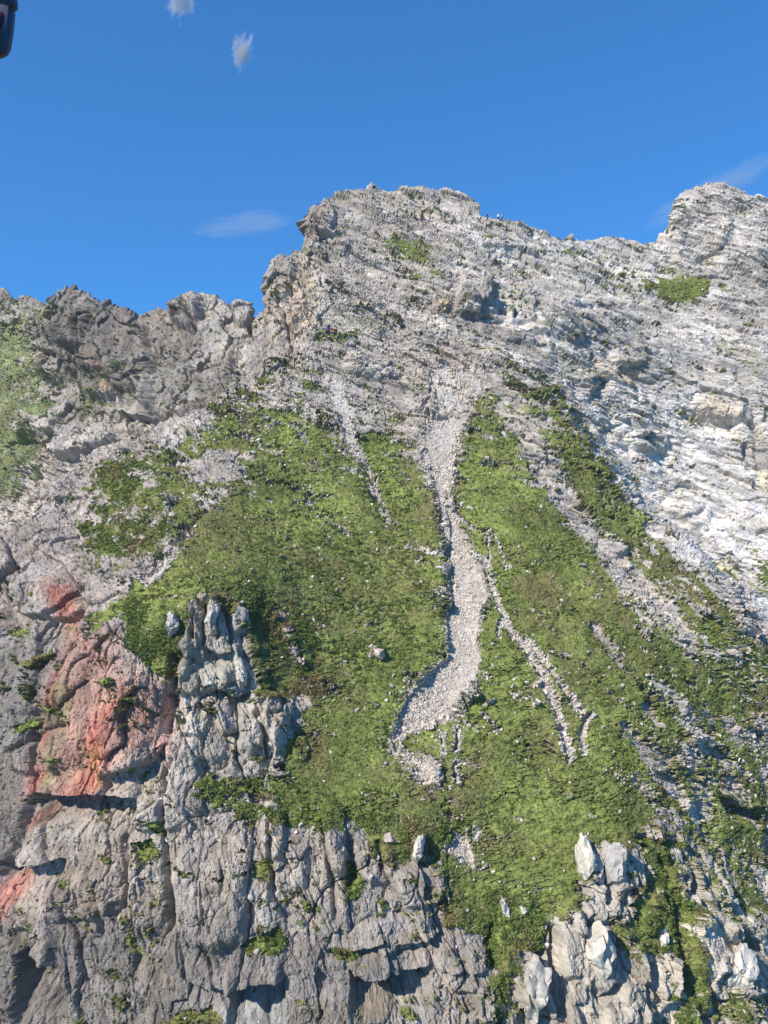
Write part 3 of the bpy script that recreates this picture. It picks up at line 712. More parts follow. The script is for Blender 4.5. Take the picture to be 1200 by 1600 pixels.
def depth_main(PX, PY):
    Y = tps(DEPTH, PX, PY)
    xs = np.array([p[0] for p in EDGE], float); ys = np.array([p[1] for p in EDGE], float)
    d, tt = seg_dist(PX, PY, EDGE)
    yl = np.interp(PX, xs, ys)
    side = (PY < yl) & (PX > xs[0])
    gap = 15.0 * sstep(20, 450, (PX - 740) * 0.66 + (PY - 520) * 0.75)
    Y = Y + np.where(side, gap * sstep(0, 13, d), 0)
    # the flank rounds off towards the edge
    Y = Y + np.where(side, 0, 1.4 * sstep(0.05, 0.4, tt) * np.exp(-d / 14.0))
    # scree gully: a shallow trough, with an undercut left bank
    d2, t2 = seg_dist(PX, PY, [(700, 600), (690, 700), (700, 800), (722, 880), (722, 960), (720, 1030), (690, 1090), (650, 1140)])
    Y = Y + 1.0 * np.exp(-(d2 / 34) ** 2) * sstep(0, .15, t2)
    d3, t3 = seg_dist(PX, PY, [(683, 780), (692, 830), (700, 880), (703, 930), (699, 975)])
    Y = Y + 1.1 * np.exp(-(d3 / 5.5) ** 2) * sstep(0, .15, t3) * sstep(1, .85, t3)
    Y = Y - 0.9 * np.exp(-((d3 - 12) / 9) ** 2) * (PX < 700) * sstep(0, .15, t3) * sstep(1, .85, t3)
    return Y

RDEPTH = [(-250, 430, 222), (0, 450, 214), (0, 600, 200), (0, 800, 172), (-250, 800, 190), (120, 465, 200), (110, 600, 189), (100, 700, 172), (0, 900, 160), (240, 500, 184),
          (240, 640, 168), (240, 760, 155), (320, 458, 180), (330, 560, 165), (330, 640, 154), (400, 500, 170), (400, 600, 156), (560, 540, 180), (560, 700, 160), (-250, 1000, 165), (80, 560, 194), (180, 560, 182)]

bed_main = lambda px, py: np.where((py > 1225 + 40 * np.sin(px * 0.02)) | ((px < 300) & (py > 780)) | ((px < 480) & (py > 925)) | ((px < 500) & (py < 600)), 0.0, 1.0)
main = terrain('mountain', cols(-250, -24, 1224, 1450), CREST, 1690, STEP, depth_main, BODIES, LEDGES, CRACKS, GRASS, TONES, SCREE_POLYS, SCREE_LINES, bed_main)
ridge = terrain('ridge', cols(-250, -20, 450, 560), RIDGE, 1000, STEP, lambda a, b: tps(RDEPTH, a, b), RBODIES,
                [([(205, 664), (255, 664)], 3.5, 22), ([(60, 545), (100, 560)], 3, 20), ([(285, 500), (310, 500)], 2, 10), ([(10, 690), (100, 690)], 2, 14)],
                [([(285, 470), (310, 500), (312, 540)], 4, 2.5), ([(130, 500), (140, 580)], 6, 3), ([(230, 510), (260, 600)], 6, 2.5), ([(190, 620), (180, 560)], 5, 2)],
                RGRASS, RTONES, [], [], lambda px, py: np.where(py < 700, 0.0, 1.0), relief=1.1, gcol=(0.20, 0.225, 0.105))  # turf colour paled to take in a greenish window reflection

# ------------------------------------------------------------------ the ground pieces
fm = grid_faces(main['R'], main['nx'])
fm = fm[main['back'][fm].max(1) < 34]
fc_px = main['px'][fm[:, 0]]; fc_py = main['py'][fm[:, 0]]
wob = (main['hue'][fm[:, 0]]) * 40
cl = main['cliff'][fm[:, 0]] > 0.5
lower = (fc_py > 760) & cl & (main['back'][fm[:, 0]] == 0)
isscr = (main['scr'][fm[:, 0]] > 0.5) & (fc_py > 560) & (fc_px < 935) & (fc_px > 500) & ~lower
xs = np.array([p[0] for p in EDGE], float); ys = np.array([p[1] for p in EDGE], float)
slab = (fc_px > 740) & (fc_py < np.interp(fc_px, xs, ys)) & (fc_py > 430 + wob * 0.4) & ~lower
peak = (fc_px > 1028 - (fc_py < 385) * 2) & (fc_py < 410 + wob * 0.2) & ~slab
part_id = np.zeros(len(fm), int)
part_id[lower] = 1; part_id[isscr] = 2; part_id[slab & ~isscr] = 3; part_id[peak] = 4
info = {0: ('mountain', 'steep turf and rubble mountainside rising to the rounded summit'), 1: ('cliff', 'grey fractured cliff band below the green slope'),
        2: ('scree_gully', 'pale scree running down the middle of the green slope'), 3: ('rock_slabs', 'bright bare limestone slabs right of the green flank'),
        4: ('rock_peak', 'jagged pale rock peak at the right end of the ridge')}
def emit(T, faces, name, label):
    used = np.unique(faces)
    remap = np.full(len(T['V']), -1, np.int32); remap[used] = np.arange(len(used))
    o = mesh_obj(name, T['V'][used], remap[faces], ROCK, T['col'][used])
    return tag(o, label, name.replace('_', ' '), kind='structure')
for k, (nm, lb) in info.items():
    emit(main, fm[part_id == k], nm, lb)
rf = grid_faces(ridge['R'], ridge['nx'])
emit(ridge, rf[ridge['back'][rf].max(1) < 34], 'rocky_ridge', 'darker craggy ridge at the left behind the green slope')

# valley floor far below
gv = np.array([(-330, -60, -95), (330, -60, -95), (330, 330, -95), (-330, 330, -95)], float)
gr = mesh_obj('ground', gv, np.array([[0, 1, 2, 3]]), simple_mat('valley_ground', (0.13, 0.15, 0.06), 0.95, 0.3, 0.02, 0), None)
tag(gr, 'green valley floor far below the mountain', 'ground', kind='structure')

# ------------------------------------------------------------------ scatter: tufts, shrubs, stones
def pick(T, w, n, seed):
    r = np.random.default_rng(seed)
    V = T['V'].reshape(T['R'], T['nx'], 3)
    du = np.linalg.norm(np.diff(V, axis=1), axis=2)[:-1]; dv = np.linalg.norm(np.diff(V, axis=0), axis=2)[:, :-1]
    area = np.minimum(du, 1.2) * np.minimum(dv, 1.2)
    W = w.reshape(T['R'], T['nx'])[:-1, :-1] * area
    p = np.cumsum(W.ravel().astype(np.float64)); 
    k = np.searchsorted(p, r.random(n) * p[-1])
    k = np.minimum(k, len(p) - 1)
    i, j = k // (T['nx'] - 1), k % (T['nx'] - 1)
    a, b = r.random(n)[:, None], r.random(n)[:, None]
    P = V[i, j] * (1 - a) * (1 - b) + V[i, j + 1] * a * (1 - b) + V[i + 1, j] * (1 - a) * b + V[i + 1, j + 1] * a * b
    vi = i * T['nx'] + j
    return P, vi, r

infr = lambda T: ((T['px'] > -60) & (T['px'] < 1260) & (T['py'] < 1660) & (T['back'] < 4)).astype(np.float32)

def tufts(T, n, seed, name, label, blades=4, size=(0.09, 0.19), wfun=None, colf=None):
    w = T['g'] ** 2 * infr(T) if wfun is None else wfun(T)
    P, vi, r = pick(T, w, n, seed)
    Nn = T['N'][vi]
    sz = r.uniform(size[0], size[1], n)
    Vs, cs = [], []
    base = T['col'][vi] if colf is None else colf(T, vi, r, P)
    up = Nn * 0.55 + np.array((0, -0.1, 0.75))
    up /= np.linalg.norm(up, axis=1, keepdims=True)
    for k in range(blades):
        d = r.normal(size=(n, 3)); d /= np.linalg.norm(d, axis=1, keepdims=True)
        tip = up * 0.95 + d * 0.55
        tip /= np.linalg.norm(tip, axis=1, keepdims=True)
        side = np.cross(tip, r.normal(size=(n, 3))); side /= np.linalg.norm(side, axis=1, keepdims=True)
        c = P + d * (0.25 * sz[:, None]) - Nn * 0.03
        hw = (sz * 0.33)[:, None]
        tri = np.stack([c - side * hw, c + side * hw, c + tip * sz[:, None]], 1)
        Vs.append(tri)
        cc = base * r.uniform(0.85, 1.25, n)[:, None]
        cs.append(np.repeat(cc[:, None], 3, 1))
    V = np.stack(Vs, 1).reshape(-1, 3); c = np.stack(cs, 1).reshape(-1, 3)
    F = np.arange(len(V)).reshape(-1, 3)
    o = mesh_obj(name, V, F, GRASSM, np.clip(c, 0.01, 0.6))
    return tag(o, label, name.replace('_', ' '), kind='stuff')

def grass_mat():
    m = bpy.data.materials.new('grass_blades')
    nt, b = nodes(m)
    a = nt.nodes.new('ShaderNodeAttribute'); a.attribute_name = 'tone'
    g = nt.nodes.new('ShaderNodeNewGeometry')
    n = nt.nodes.new('ShaderNodeTexNoise'); n.inputs['Scale'].default_value = 0.8; n.inputs['Detail'].default_value = 4
    nt.links.new(g.outputs['Position'], n.inputs['Vector'])
    r = nt.nodes.new('ShaderNodeMapRange'); r.inputs['From Min'].default_value = 0.3; r.inputs['From Max'].default_value = 0.7
    r.inputs['To Min'].default_value = 0.8; r.inputs['To Max'].default_value = 1.2
    nt.links.new(n.outputs['Fac'], r.inputs['Value'])
    mx = nt.nodes.new('ShaderNodeMix'); mx.data_type = 'RGBA'; mx.blend_type = 'MULTIPLY'; mx.inputs['Factor'].default_value = 1
    nt.links.new(a.outputs['Color'], mx.inputs[6]); nt.links.new(r.outputs[0], mx.inputs[7])
    nt.links.new(mx.outputs[2], b.inputs['Base Color'])
    b.inputs['Roughness'].default_value = 0.7
    b.inputs['Specular IOR Level'].default_value = 0.15
    return m
GRASSM = grass_mat()

tufts(main, 260000, 21, 'grass', 'short green alpine turf covering the steep slope', 4)
tufts(ridge, 40000, 22, 'distant_grass', 'pale green turf on the far slope at the left', 3, (0.12, 0.26))

# dwarf shrubs: dense cushions of small leaf faces
def shrub_w(T):
    z = np.zeros(len(T['px']), np.float32)
    for pts, w in (([(196, 935), (300, 940), (300, 1000), (290, 1060), (262, 1070), (220, 1040), (196, 1000)], 3.0), ([(385, 920), (500, 930), (500, 1090), (440, 1110), (395, 1075), (392, 1000)], 3.0),
                   ([(130, 720), (250, 720), (260, 830), (200, 880), (130, 860)], 1.6), ([(480, 800), (690, 860), (700, 1040), (560, 1120), (450, 1000), (430, 900)], 0.5),
                   ([(430, 1230), (560, 1270), (700, 1290), (700, 1330), (560, 1330), (420, 1300)], 1.6), ([(700, 1370), (880, 1420), (860, 1520), (740, 1600), (700, 1460)], 2.0),
                   ([(985, 1300), (1060, 1300), (1110, 1600), (1050, 1600), (980, 1480)], 2.4), ([(880, 920), (1210, 1000), (1210, 1350), (1050, 1330), (960, 1200)], 0.22),
                   ([(300, 1200), (440, 1230), (420, 1290), (320, 1260)], 1.5), ([(300, 1440), (600, 1380), (600, 1500), (380, 1500)], 2.0)):
        z = np.maximum(z, poly_mask(T['px'], T['py'], pts, 14) * w)
    return (z + 0.04) * T['g'] ** 2 * infr(T) * sstep(-0.3, 0.3, fbm(T['V'] * 0.4, 3, 77))

def shrubs(T, n, seed):
    P, vi, r = pick(T, shrub_w(T), n, seed)
    Nn = T['N'][vi]
    rad = r.uniform(0.16, 0.40, n)
    kind = fbm(P.astype(np.float32) * 0.3, 3, 88)
    left = (T['px'][vi] > 385) & (T['px'][vi] < 500) & (T['py'][vi] > 930) & (T['py'][vi] < 1110)
    base = np.array((0.110, 0.145, 0.036)) * r.uniform(0.85, 1.4, n)[:, None]
    br = sstep(0.15, 0.5, kind + 0.35 * left)[:, None] * 0.8
    base = base * (1 - br) + np.array((0.21, 0.145, 0.07)) * br
    M = 26
    Vs = []; cs = []
    for k in range(M):
        d = r.normal(size=(n, 3)) + Nn * 0.7 + np.array((0, 0, 0.25)); d /= np.linalg.norm(d, axis=1, keepdims=True)
        c = P + d * (rad * r.uniform(0.55, 1.0, n))[:, None] * np.array((1.15, 0.9, 0.7))
        s1 = np.cross(d, r.normal(size=(n, 3))); s1 /= np.linalg.norm(s1, axis=1, keepdims=True)
        s2 = d * 0.7 + np.cross(d, s1) * 0.7
        l = (rad * 0.30)[:, None]
        Vs.append(np.stack([c - s1 * l, c + s1 * l, c + s2 * l * 1.5], 1))
        cs.append(np.repeat((base * r.uniform(0.7, 1.35, n)[:, None])[:, None], 3, 1))
    V = np.stack(Vs, 1).reshape(-1, 3); c = np.stack(cs, 1).reshape(-1, 3)
    o = mesh_obj('dwarf_shrubs', V, np.arange(len(V)).reshape(-1, 3), GRASSM, np.clip(c, 0.01, 0.4))
    tag(o, 'low dark green and rusty brown dwarf shrubs in the turf', 'shrubs', kind='stuff')
shrubs(main, 9000, 31)

def stones(T, w, n, seed, smin, smax, name, label, col=(0.50, 0.472, 0.44)):
    P, vi, r = pick(T, w, n, seed)
    s = smin * (smax / smin) ** (r.random(n) ** 2.6) * (1 + 0.6 * fbm(P.astype(np.float32) * 0.45, 3, 15)) * np.where(r.random(n) > 0.985, 1.9, 1.0)
    cube = np.array([(-1, -1, -1), (1, -1, -1), (1, 1, -1), (-1, 1, -1), (-1, -1, 1), (1, -1, 1), (1, 1, 1), (-1, 1, 1)], float)
    fq = np.array([(0, 3, 2, 1), (4, 5, 6, 7), (0, 1, 5, 4), (1, 2, 6, 5), (2, 3, 7, 6), (3, 0, 4, 7)])
    V = cube[None] * r.uniform(0.45, 1.0, (n, 8, 3)) * (s[:, None] * np.stack([r.uniform(0.8, 1.3, n), r.uniform(0.7, 1.1, n), r.uniform(0.4, 0.8, n)], 1))[:, None]
    q = r.normal(size=(n, 4)) * np.array((1.0, 0.45, 0.45, 0.8)); q /= np.linalg.norm(q, axis=1, keepdims=True)
    w_, x, y, z = q.T
    Rm = np.stack([np.stack([1 - 2 * (y * y + z * z), 2 * (x * y - z * w_), 2 * (x * z + y * w_)], 1),
                   np.stack([2 * (x * y + z * w_), 1 - 2 * (x * x + z * z), 2 * (y * z - x * w_)], 1),
                   np.stack([2 * (x * z - y * w_), 2 * (y * z + x * w_), 1 - 2 * (x * x + y * y)], 1)], 1)
    V = np.einsum('nij,nkj->nki', Rm, V) + P[:, None] + (T['N'][vi] * (s * 0.25)[:, None])[:, None]
    F = (fq[None] + (np.arange(n) * 8)[:, None, None]).reshape(-1, 4)
    c = np.repeat((np.array(col)[None] * np.array((1.04, 0.985, 0.91)) * r.uniform(0.65, 1.3, n)[:, None])[:, None], 8, 1).reshape(-1, 3)
    o = mesh_obj(name, V.reshape(-1, 3), F, ROCK, np.clip(c, 0.02, 0.75))
    return tag(o, label, name.replace('_', ' '), kind='stuff')

stones(main, (main['scr'] + 0.12 * main['spill']) * infr(main) * (0.12 + 0.88 * sstep(650, 730, main['py'])) * (0.25 + sstep(0.3, -0.1, fbm(main['V'] * np.array((0.5, 0.3, 0.22)), 3, 1520))), 90000, 41, 0.03, 0.19, 'scree', 'pale broken scree stones lying in the gully and runnels')
stones(main, ((1 - main['g']) * (1 - main['scr']) * (1 - main['cliff']) * np.where((main['px'] > 780) & (main['py'] < 900), 0.12, 1.0) * sstep(-0.25, 0.3, fbm(main['V'] * 0.25, 3, 66)) + 0.05 * main['g']) * infr(main), 52000, 42, 0.05, 0.26, 'rubble',
       'loose grey rubble strewn over the upper slope and between the turf', (0.45, 0.425, 0.40))

# ------------------------------------------------------------------ surface lookup for things that stand on the slope
MV = main['V']; MPX = None
def project(V):
    fy = V[:, 1] * CP + V[:, 2] * SP
    uz = -V[:, 1] * SP + V[:, 2] * CP
    return 600 + FOC * V[:, 0] / fy, 800 - FOC * uz / fy
_mx, _my = project(MV)
_ok = main['back'] < 2
def foot(px, py, r=3.5):
    """the surface point seen at a photo pixel (nearest one to the aircraft)"""
    d = (_mx - px) ** 2 + (_my - py) ** 2
    c = np.nonzero((d < r * r) & _ok)[0]
    if len(c) == 0: c = np.array([np.argmin(np.where(_ok, d, 1e9))])
    k = c[np.argmin(MV[c, 1])]
    return MV[k].astype(float)

# ------------------------------------------------------------------ boulders, each a thing
def boulder(px, py, w, h, label, tone=(0.46, 0.45, 0.43), group=None, seed=1, rot=0.0, sink=0.25):
    import bmesh
    p = foot(px, py)
    m = w * p[1] / FOC * 0.5; mh = h * p[1] / FOC * 0.5
    bm = bmesh.new()
    bmesh.ops.create_icosphere(bm, subdivisions=4, radius=1.0)
    V = np.array([v.co[:] for v in bm.verts], np.float32)
    r = np.random.default_rng(seed)
    # cut flat facets: clamp to a set of random planes
    for k in range(18):
        n = r.normal(size=3); n /= np.linalg.norm(n); dd = r.uniform(0.5, 0.8)
        t = V @ n; V = V - np.clip(t - dd, 0, None)[:, None] * n
    a_, tl, cr_, e = cells(V * 1.9 + seed * 3.1, seed)
    V = V * (1 + 0.15 * a_ + 0.22 * tl - 0.08 * np.exp(-(cr_ / 0.08) ** 2))[:, None]
    V = V * (1 + 0.10 * fbm(V * 3 + seed, 4, seed))[:, None]
    V = V * np.array((m, (m + mh) * 0.5, mh)) * 1.3
    c, s = math.cos(rot), math.sin(rot)
    V = V @ np.array([[c, 0, s], [0, 1, 0], [-s, 0, c]])
    F = np.array([[v.index for v in f.verts] for f in bm.faces])
    bm.free()
    col = np.array(tone)[None] * np.array((0.96, 0.90, 0.82)) * (1 + 0.18 * fbm(V * 2.0 + seed, 3, 5)[:, None]) * (1 + (e - 0.5) * 0.25)[:, None]
    o = mesh_obj('boulder', V, F, ROCK, np.clip(col, 0.02, 0.8))
    o.location = p + np.array((0, (0.62 if h > 30 else 0.38) * m, 0.0))
    tag(o, label, 'boulder', group)
    return o
BL = [
    (700, 784, 17, 8, 'pale boulder wedged across the top of the scree gully where it narrows', (0.52, 0.48, 0.44)),
    (722, 784, 9, 9, 'small pale boulder touching the right side of the wedged boulder in the scree gully', (0.5, 0.48, 0.45)),
    (697, 819, 18, 9, 'flat whitish boulder in the scree gully just below the wedged boulder', (0.60, 0.56, 0.52)),
    (694, 808, 9, 7, 'small grey boulder resting above the flat whitish boulder in the gully', (0.5, 0.48, 0.46)),
    (716, 841, 9, 5, 'low whitish stone in the gully scree beside the branching runnel', (0.6, 0.58, 0.55)),
    (735, 908, 9, 5, 'pale stone in the gully scree beside the dark undercut bank', (0.58, 0.55, 0.52)),
    (716, 947, 11, 7, 'rounded pale boulder low in the gully under the dark undercut bank', (0.56, 0.53, 0.5)),
    (740, 958, 8, 7, 'whitish angular stone at the right rim of the gully', (0.6, 0.58, 0.56)),
    (775, 931, 9, 6, 'white stone sitting on the thin right-hand scree runnel', (0.64, 0.62, 0.6)),
    (797, 884, 7, 8, 'white stone in the turf right of the thin runnel, upper one of two', (0.64, 0.62, 0.6)),
    (825, 891, 8, 6, 'white stone in the turf right of the thin runnel, lower and farther right of two', (0.64, 0.62, 0.6)),
    (710, 1109, 8, 6, 'white stone in the turf at the right rim of the scree fan', (0.66, 0.65, 0.63)),
    (824, 1063, 7, 4, 'lone white stone on green turf left of the right-hand runnel', (0.66, 0.65, 0.63)),
    (738, 480, 34, 22, 'big pale block with a dark right side below the grey crag', (0.50, 0.48, 0.46)),
    (758, 456, 26, 48, 'tall dark grey crag standing above the big pale block', (0.30, 0.30, 0.30)),
    (765, 500, 28, 12, 'flat slab lying right below the big pale block', (0.48, 0.46, 0.44)),
    (692, 472, 18, 18, 'ochre stained block left of the big pale block', (0.46, 0.37, 0.26)),
    (808, 462, 14, 16, 'small dark block right of the tall grey crag', (0.32, 0.30, 0.28)),
    (760, 604, 10, 5, 'pale stone at the top tip of the right-hand grass strip', (0.62, 0.59, 0.55)),
    (266, 974, 22, 30, 'grey pointed boulder poking out of the shrubs left of the outcrop', (0.40, 0.40, 0.41)),
    (380, 966, 20, 38, 'dark grey pillar at the right end of the outcrop top', (0.30, 0.31, 0.33)),
    (333, 958, 18, 46, 'pale split pillar in the middle of the outcrop top', (0.46, 0.46, 0.45)),
    (922, 1345, 26, 64, 'pale narrow pillar left of the grey rounded block at the turf edge', (0.52, 0.51, 0.48)),
    (966, 1350, 44, 70, 'grey rounded block at the lower edge of the turf', (0.40, 0.40, 0.40)),
    (934, 1505, 56, 92, 'tall white boulder below the grey rounded block', (0.54, 0.53, 0.50)),
    (838, 1552, 54, 100, 'leaning grey pillar at the bottom of the picture left of the white boulder', (0.44, 0.43, 0.41)),
    (820, 1421, 15, 14, 'small white heart shaped stone on green shrubs', (0.62, 0.61, 0.59)),
    (788, 1420, 13, 38, 'upright narrow white stone left of the heart shaped stone', (0.58, 0.57, 0.55)),
    (1057, 1338, 26, 34, 'smooth pale stone set in the turf right of the grey rounded block', (0.52, 0.50, 0.47)),
    (1040, 1468, 18, 26, 'white stone amid brownish shrubs right of the tall white boulder', (0.60, 0.59, 0.57)),
    (1168, 1522, 52, 56, 'white cracked boulder at the lower right edge', (0.58, 0.57, 0.55)),
    (655, 1325, 16, 34, 'slender white stone standing at the top of the cliff', (0.58, 0.56, 0.54)),
    (611, 1312, 24, 18, 'pinkish boulder on the cliff top left of the slender white stone', (0.42, 0.37, 0.35)),
    (983, 885, 12, 10, 'small pale rock in turf near the right flank outcrop', (0.5, 0.48, 0.46)),
    (965, 858, 18, 14, 'grey angular rock topping the small outcrop on the right flank', (0.44, 0.43, 0.42)),
    (592, 1022, 22, 16, 'pinkish grey rock bedded in the turf left of the gully mouth', (0.48, 0.43, 0.40)),
    (579, 1008, 10, 9, 'small grey rock just above the pinkish rock in the turf', (0.46, 0.43, 0.41)),
    (152, 770, 26, 12, 'whitish rock among shrubs on the upper left shoulder', (0.54, 0.51, 0.49)),
]
for i, (px, py, w, h, lb, tone) in enumerate(BL):
    boulder(px, py, w, h, lb, tone, None, seed=i + 3, rot=rng.uniform(-0.3, 0.3))

# ------------------------------------------------------------------ people
def skin_mesh(name, verts, edges, radii, mat, parent, sub=1, root=0):
    me = bpy.data.meshes.new(name)
    me.from_pydata([Vector(v) for v in verts], edges, [])
    o = bpy.data.objects.new(name, me); C.objects.link(o)
    md = o.modifiers.new('skin', 'SKIN')
    for i, r in enumerate(radii):
        rr = r if isinstance(r, tuple) else (r, r)
        me.skin_vertices[0].data[i].radius = rr
        me.skin_vertices[0].data[i].use_root = (i == root)
    s = o.modifiers.new('sub', 'SUBSURF'); s.levels = sub; s.render_levels = sub
    dg = bpy.context.evaluated_depsgraph_get()
    nm = bpy.data.meshes.new_from_object(o.evaluated_get(dg))
    o.modifiers.clear(); o.data = nm
    nm.name = name
    bpy.data.meshes.remove(me)
    nm.materials.clear(); nm.materials.append(mat)
    for p in nm.polygons: p.use_smooth = True
    o.parent = parent
    return o
PM = {}
def cloth(col):
    if col not in PM: PM[col] = simple_mat('cloth', col, 0.8, 0.12, 20, 0.2, 0.01)
    return PM[col]
SKINC = (0.52, 0.33, 0.24)

def person(px, py, label, jacket, legs, pack=None, hat=None, pose='stand', face=0.0, group=None, poles=False):
    p = foot(px, py)
    t = empty('person', p, face)
    tag(t, label, 'person', group)
    lean = {'stand': 0.05, 'walk': 0.22, 'crouch': 0.35, 'sit': 0.1}[pose]
    drop = {'stand': 0, 'walk': 0.03, 'crouch': 0.36, 'sit': 0.46}[pose]
    st = {'stand': 0.06, 'walk': 0.24, 'crouch': 0.14, 'sit': 0.1}[pose]
    hz = 0.93 - drop
    hip = (0, 0, hz)
    def L(z): return -lean * (z - hz)      # forward is local -y
    ch = (0, L(hz + .42) , hz + .42); nk = (0, L(hz + .55) - .01, hz + .55); hd = (0, L(hz + .68) - .02, hz + .70)
    kfw = 0.06 + drop * 0.9
    V = [hip, (0, L(hz + .2), hz + .2), ch, nk, (0, hd[1], hd[2] - .06), (0, hd[1] - .01, hd[2] + .03), (0, hd[1], hd[2] + .10)]
    R = [(.13, .10), (.12, .09), (.15, .10), .05, .075, .092, .06]
    E = [(0, 1), (1, 2), (2, 3), (3, 4), (4, 5), (5, 6)]
    legpts = []
    for s in (-1, 1):
        f = s * st * (1 if pose != 'sit' else 0.3)
        kn = (s * .11, -kfw * (1 if pose in ('sit', 'crouch') else .6) + f * .5, .50 * (1 - drop * .25) if pose != 'sit' else hz + .04)
        an = (s * .12, f * (-.9 if pose != 'sit' else 0) - (.42 if pose == 'sit' else 0), .09)
        i = len(V)
        V += [(s * .09, 0, hz - .06), kn, an, (s * .13, an[1] - .13, .04)]
        R += [.088, .060, .045, .04]
        E += [(0, i), (i, i + 1), (i + 1, i + 2), (i + 2, i + 3)]
        legpts.append((V[i], kn, an))
    armpts = []
    for s in (-1, 1):
        i = len(V)
        sh = (s * .19, ch[1], ch[2] + .05); el = (s * .26, ch[1] - .03, ch[2] - .23); hn = (s * .23, ch[1] - .26, ch[2] - .34 if pose != 'walk' else ch[2] - .26)
        V += [sh, el, hn, (hn[0] * .95, hn[1] - .07, hn[2] - .02)]
        R += [.055, .042, .03, .032]
        E += [(2, i), (i, i + 1), (i + 1, i + 2), (i + 2, i + 3)]
        armpts.append((sh, el, hn))
    body = skin_mesh('body', V, E, R, cloth(SKINC), t, 1)
    jv = [(0, 0, hz - .02), (0, L(hz + .2), hz + .2), ch, (0, nk[1], nk[2] - .03)]; jr = [(.16, .125), (.145, .115), (.18, .125), .07]
    je = [(0, 1), (1, 2), (2, 3)]
    for a in armpts:
        i = len(jv); jv += list(a); jr += [.075, .058, .046]; je += [(2, i), (i, i + 1), (i + 1, i + 2)]
    skin_mesh('jacket', jv, je, jr, cloth(jacket), t, 1)
    tv = [(0, 0, hz + .03)]; tr = [(.15, .12)]; te = []
    for a in legpts:
        i = len(tv); tv += list(a); tr += [.105, .078, .062]; te += [(0, i), (i, i + 1), (i + 1, i + 2)]
    skin_mesh('trousers', tv, te, tr, cloth(legs), t, 1)
    hc = hat if hat else (0.06, 0.045, 0.035)
    skin_mesh('helmet' if hat else 'hair', [(0, hd[1] + .02, hd[2] + .02), (0, hd[1] + .01, hd[2] + .09), (0, hd[1], hd[2] + .125)], [(0, 1), (1, 2)], [.098, .104, .06], cloth(hc), t, 1)
    for s in (-1, 1):
        f = V[7 + (0 if s < 0 else 4) + 3]
        skin_mesh('boot', [(f[0], f[1] + .17, .05), (f[0], f[1] + .05, .05), (f[0], f[1] - .04, .04)], [(0, 1), (1, 2)], [.055, .055, .045], cloth((.05, .04, .035)), t, 1)
    if pack:
        y0 = ch[1] + .20
        skin_mesh('backpack', [(0, y0 + .03, hz + .08), (0, y0 + .02, hz + .28), (0, y0, hz + .48), (0, y0 - .02, hz + .56)], [(0, 1), (1, 2), (2, 3)],
                  [(.15, .11), (.16, .13), (.14, .10), (.08, .06)], cloth(pack), t, 1)
    return t
person(759.5, 344.5, 'maroon jacketed hiker nearest the summit block on the ridge', (.10, .02, .045), (.03, .03, .05), pack=(.03, .03, .06), hat=(.35, .2, .3), pose='walk', face=1.1)
person(786, 343.5, 'hiker with turquoise top and white pack on the skyline', (.12, .42, .60), (.015, .02, .06), pack=(.03, .04, .09), hat=(.25, .6, .65), pose='walk', face=-1.2)
person(781.5, 341.5, 'hiker in a white top bent over beside the turquoise one on the skyline', (.70, .72, .76), (.03, .05, .12), pose='crouch', face=-1.0)
person(513, 520, 'seated person in blue jacket at the left of the ledge group', (.05, .22, .62), (.02, .03, .07), hat=(.1, .25, .6), pose='crouch', face=0.3)
person(516, 517.5, 'person in black standing behind the blue jacket on the grass ledge', (.012, .014, .03), (.02, .02, .035), hat=(.02, .02, .03), pose='stand', face=0.5)
person(521, 519.5, 'person in dark red jacket and orange trousers on the grass ledge', (.30, .02, .07), (.50, .16, .08), hat=(.16, .02, .08), pose='sit', face=0.2)
person(525, 520, 'black clad person crouching at the right of the ledge group', (.012, .014, .016), (.015, .016, .02), hat=(.65, .65, .66), pose='crouch', face=-0.4)
person(341, 627, 'hiker in orange jacket lowest on the left path', (.62, .24, .12), (.45, .12, .06), pack=(.05, .06, .09), hat=(.55, .5, .48), pose='walk', face=-1.3)
person(355, 618, 'hiker in dark navy climbing behind the orange one on the left path', (.02, .02, .07), (.07, .02, .04), pack=(.03, .03, .09), hat=(.06, .04, .12), pose='walk', face=-1.2)
person(382, 610.5, 'dark clad hiker leaning forward at the top of the left path by green turf', (.05, .035, .055), (.04, .035, .045), pack=(.05, .04, .05), pose='walk', face=-1.4)

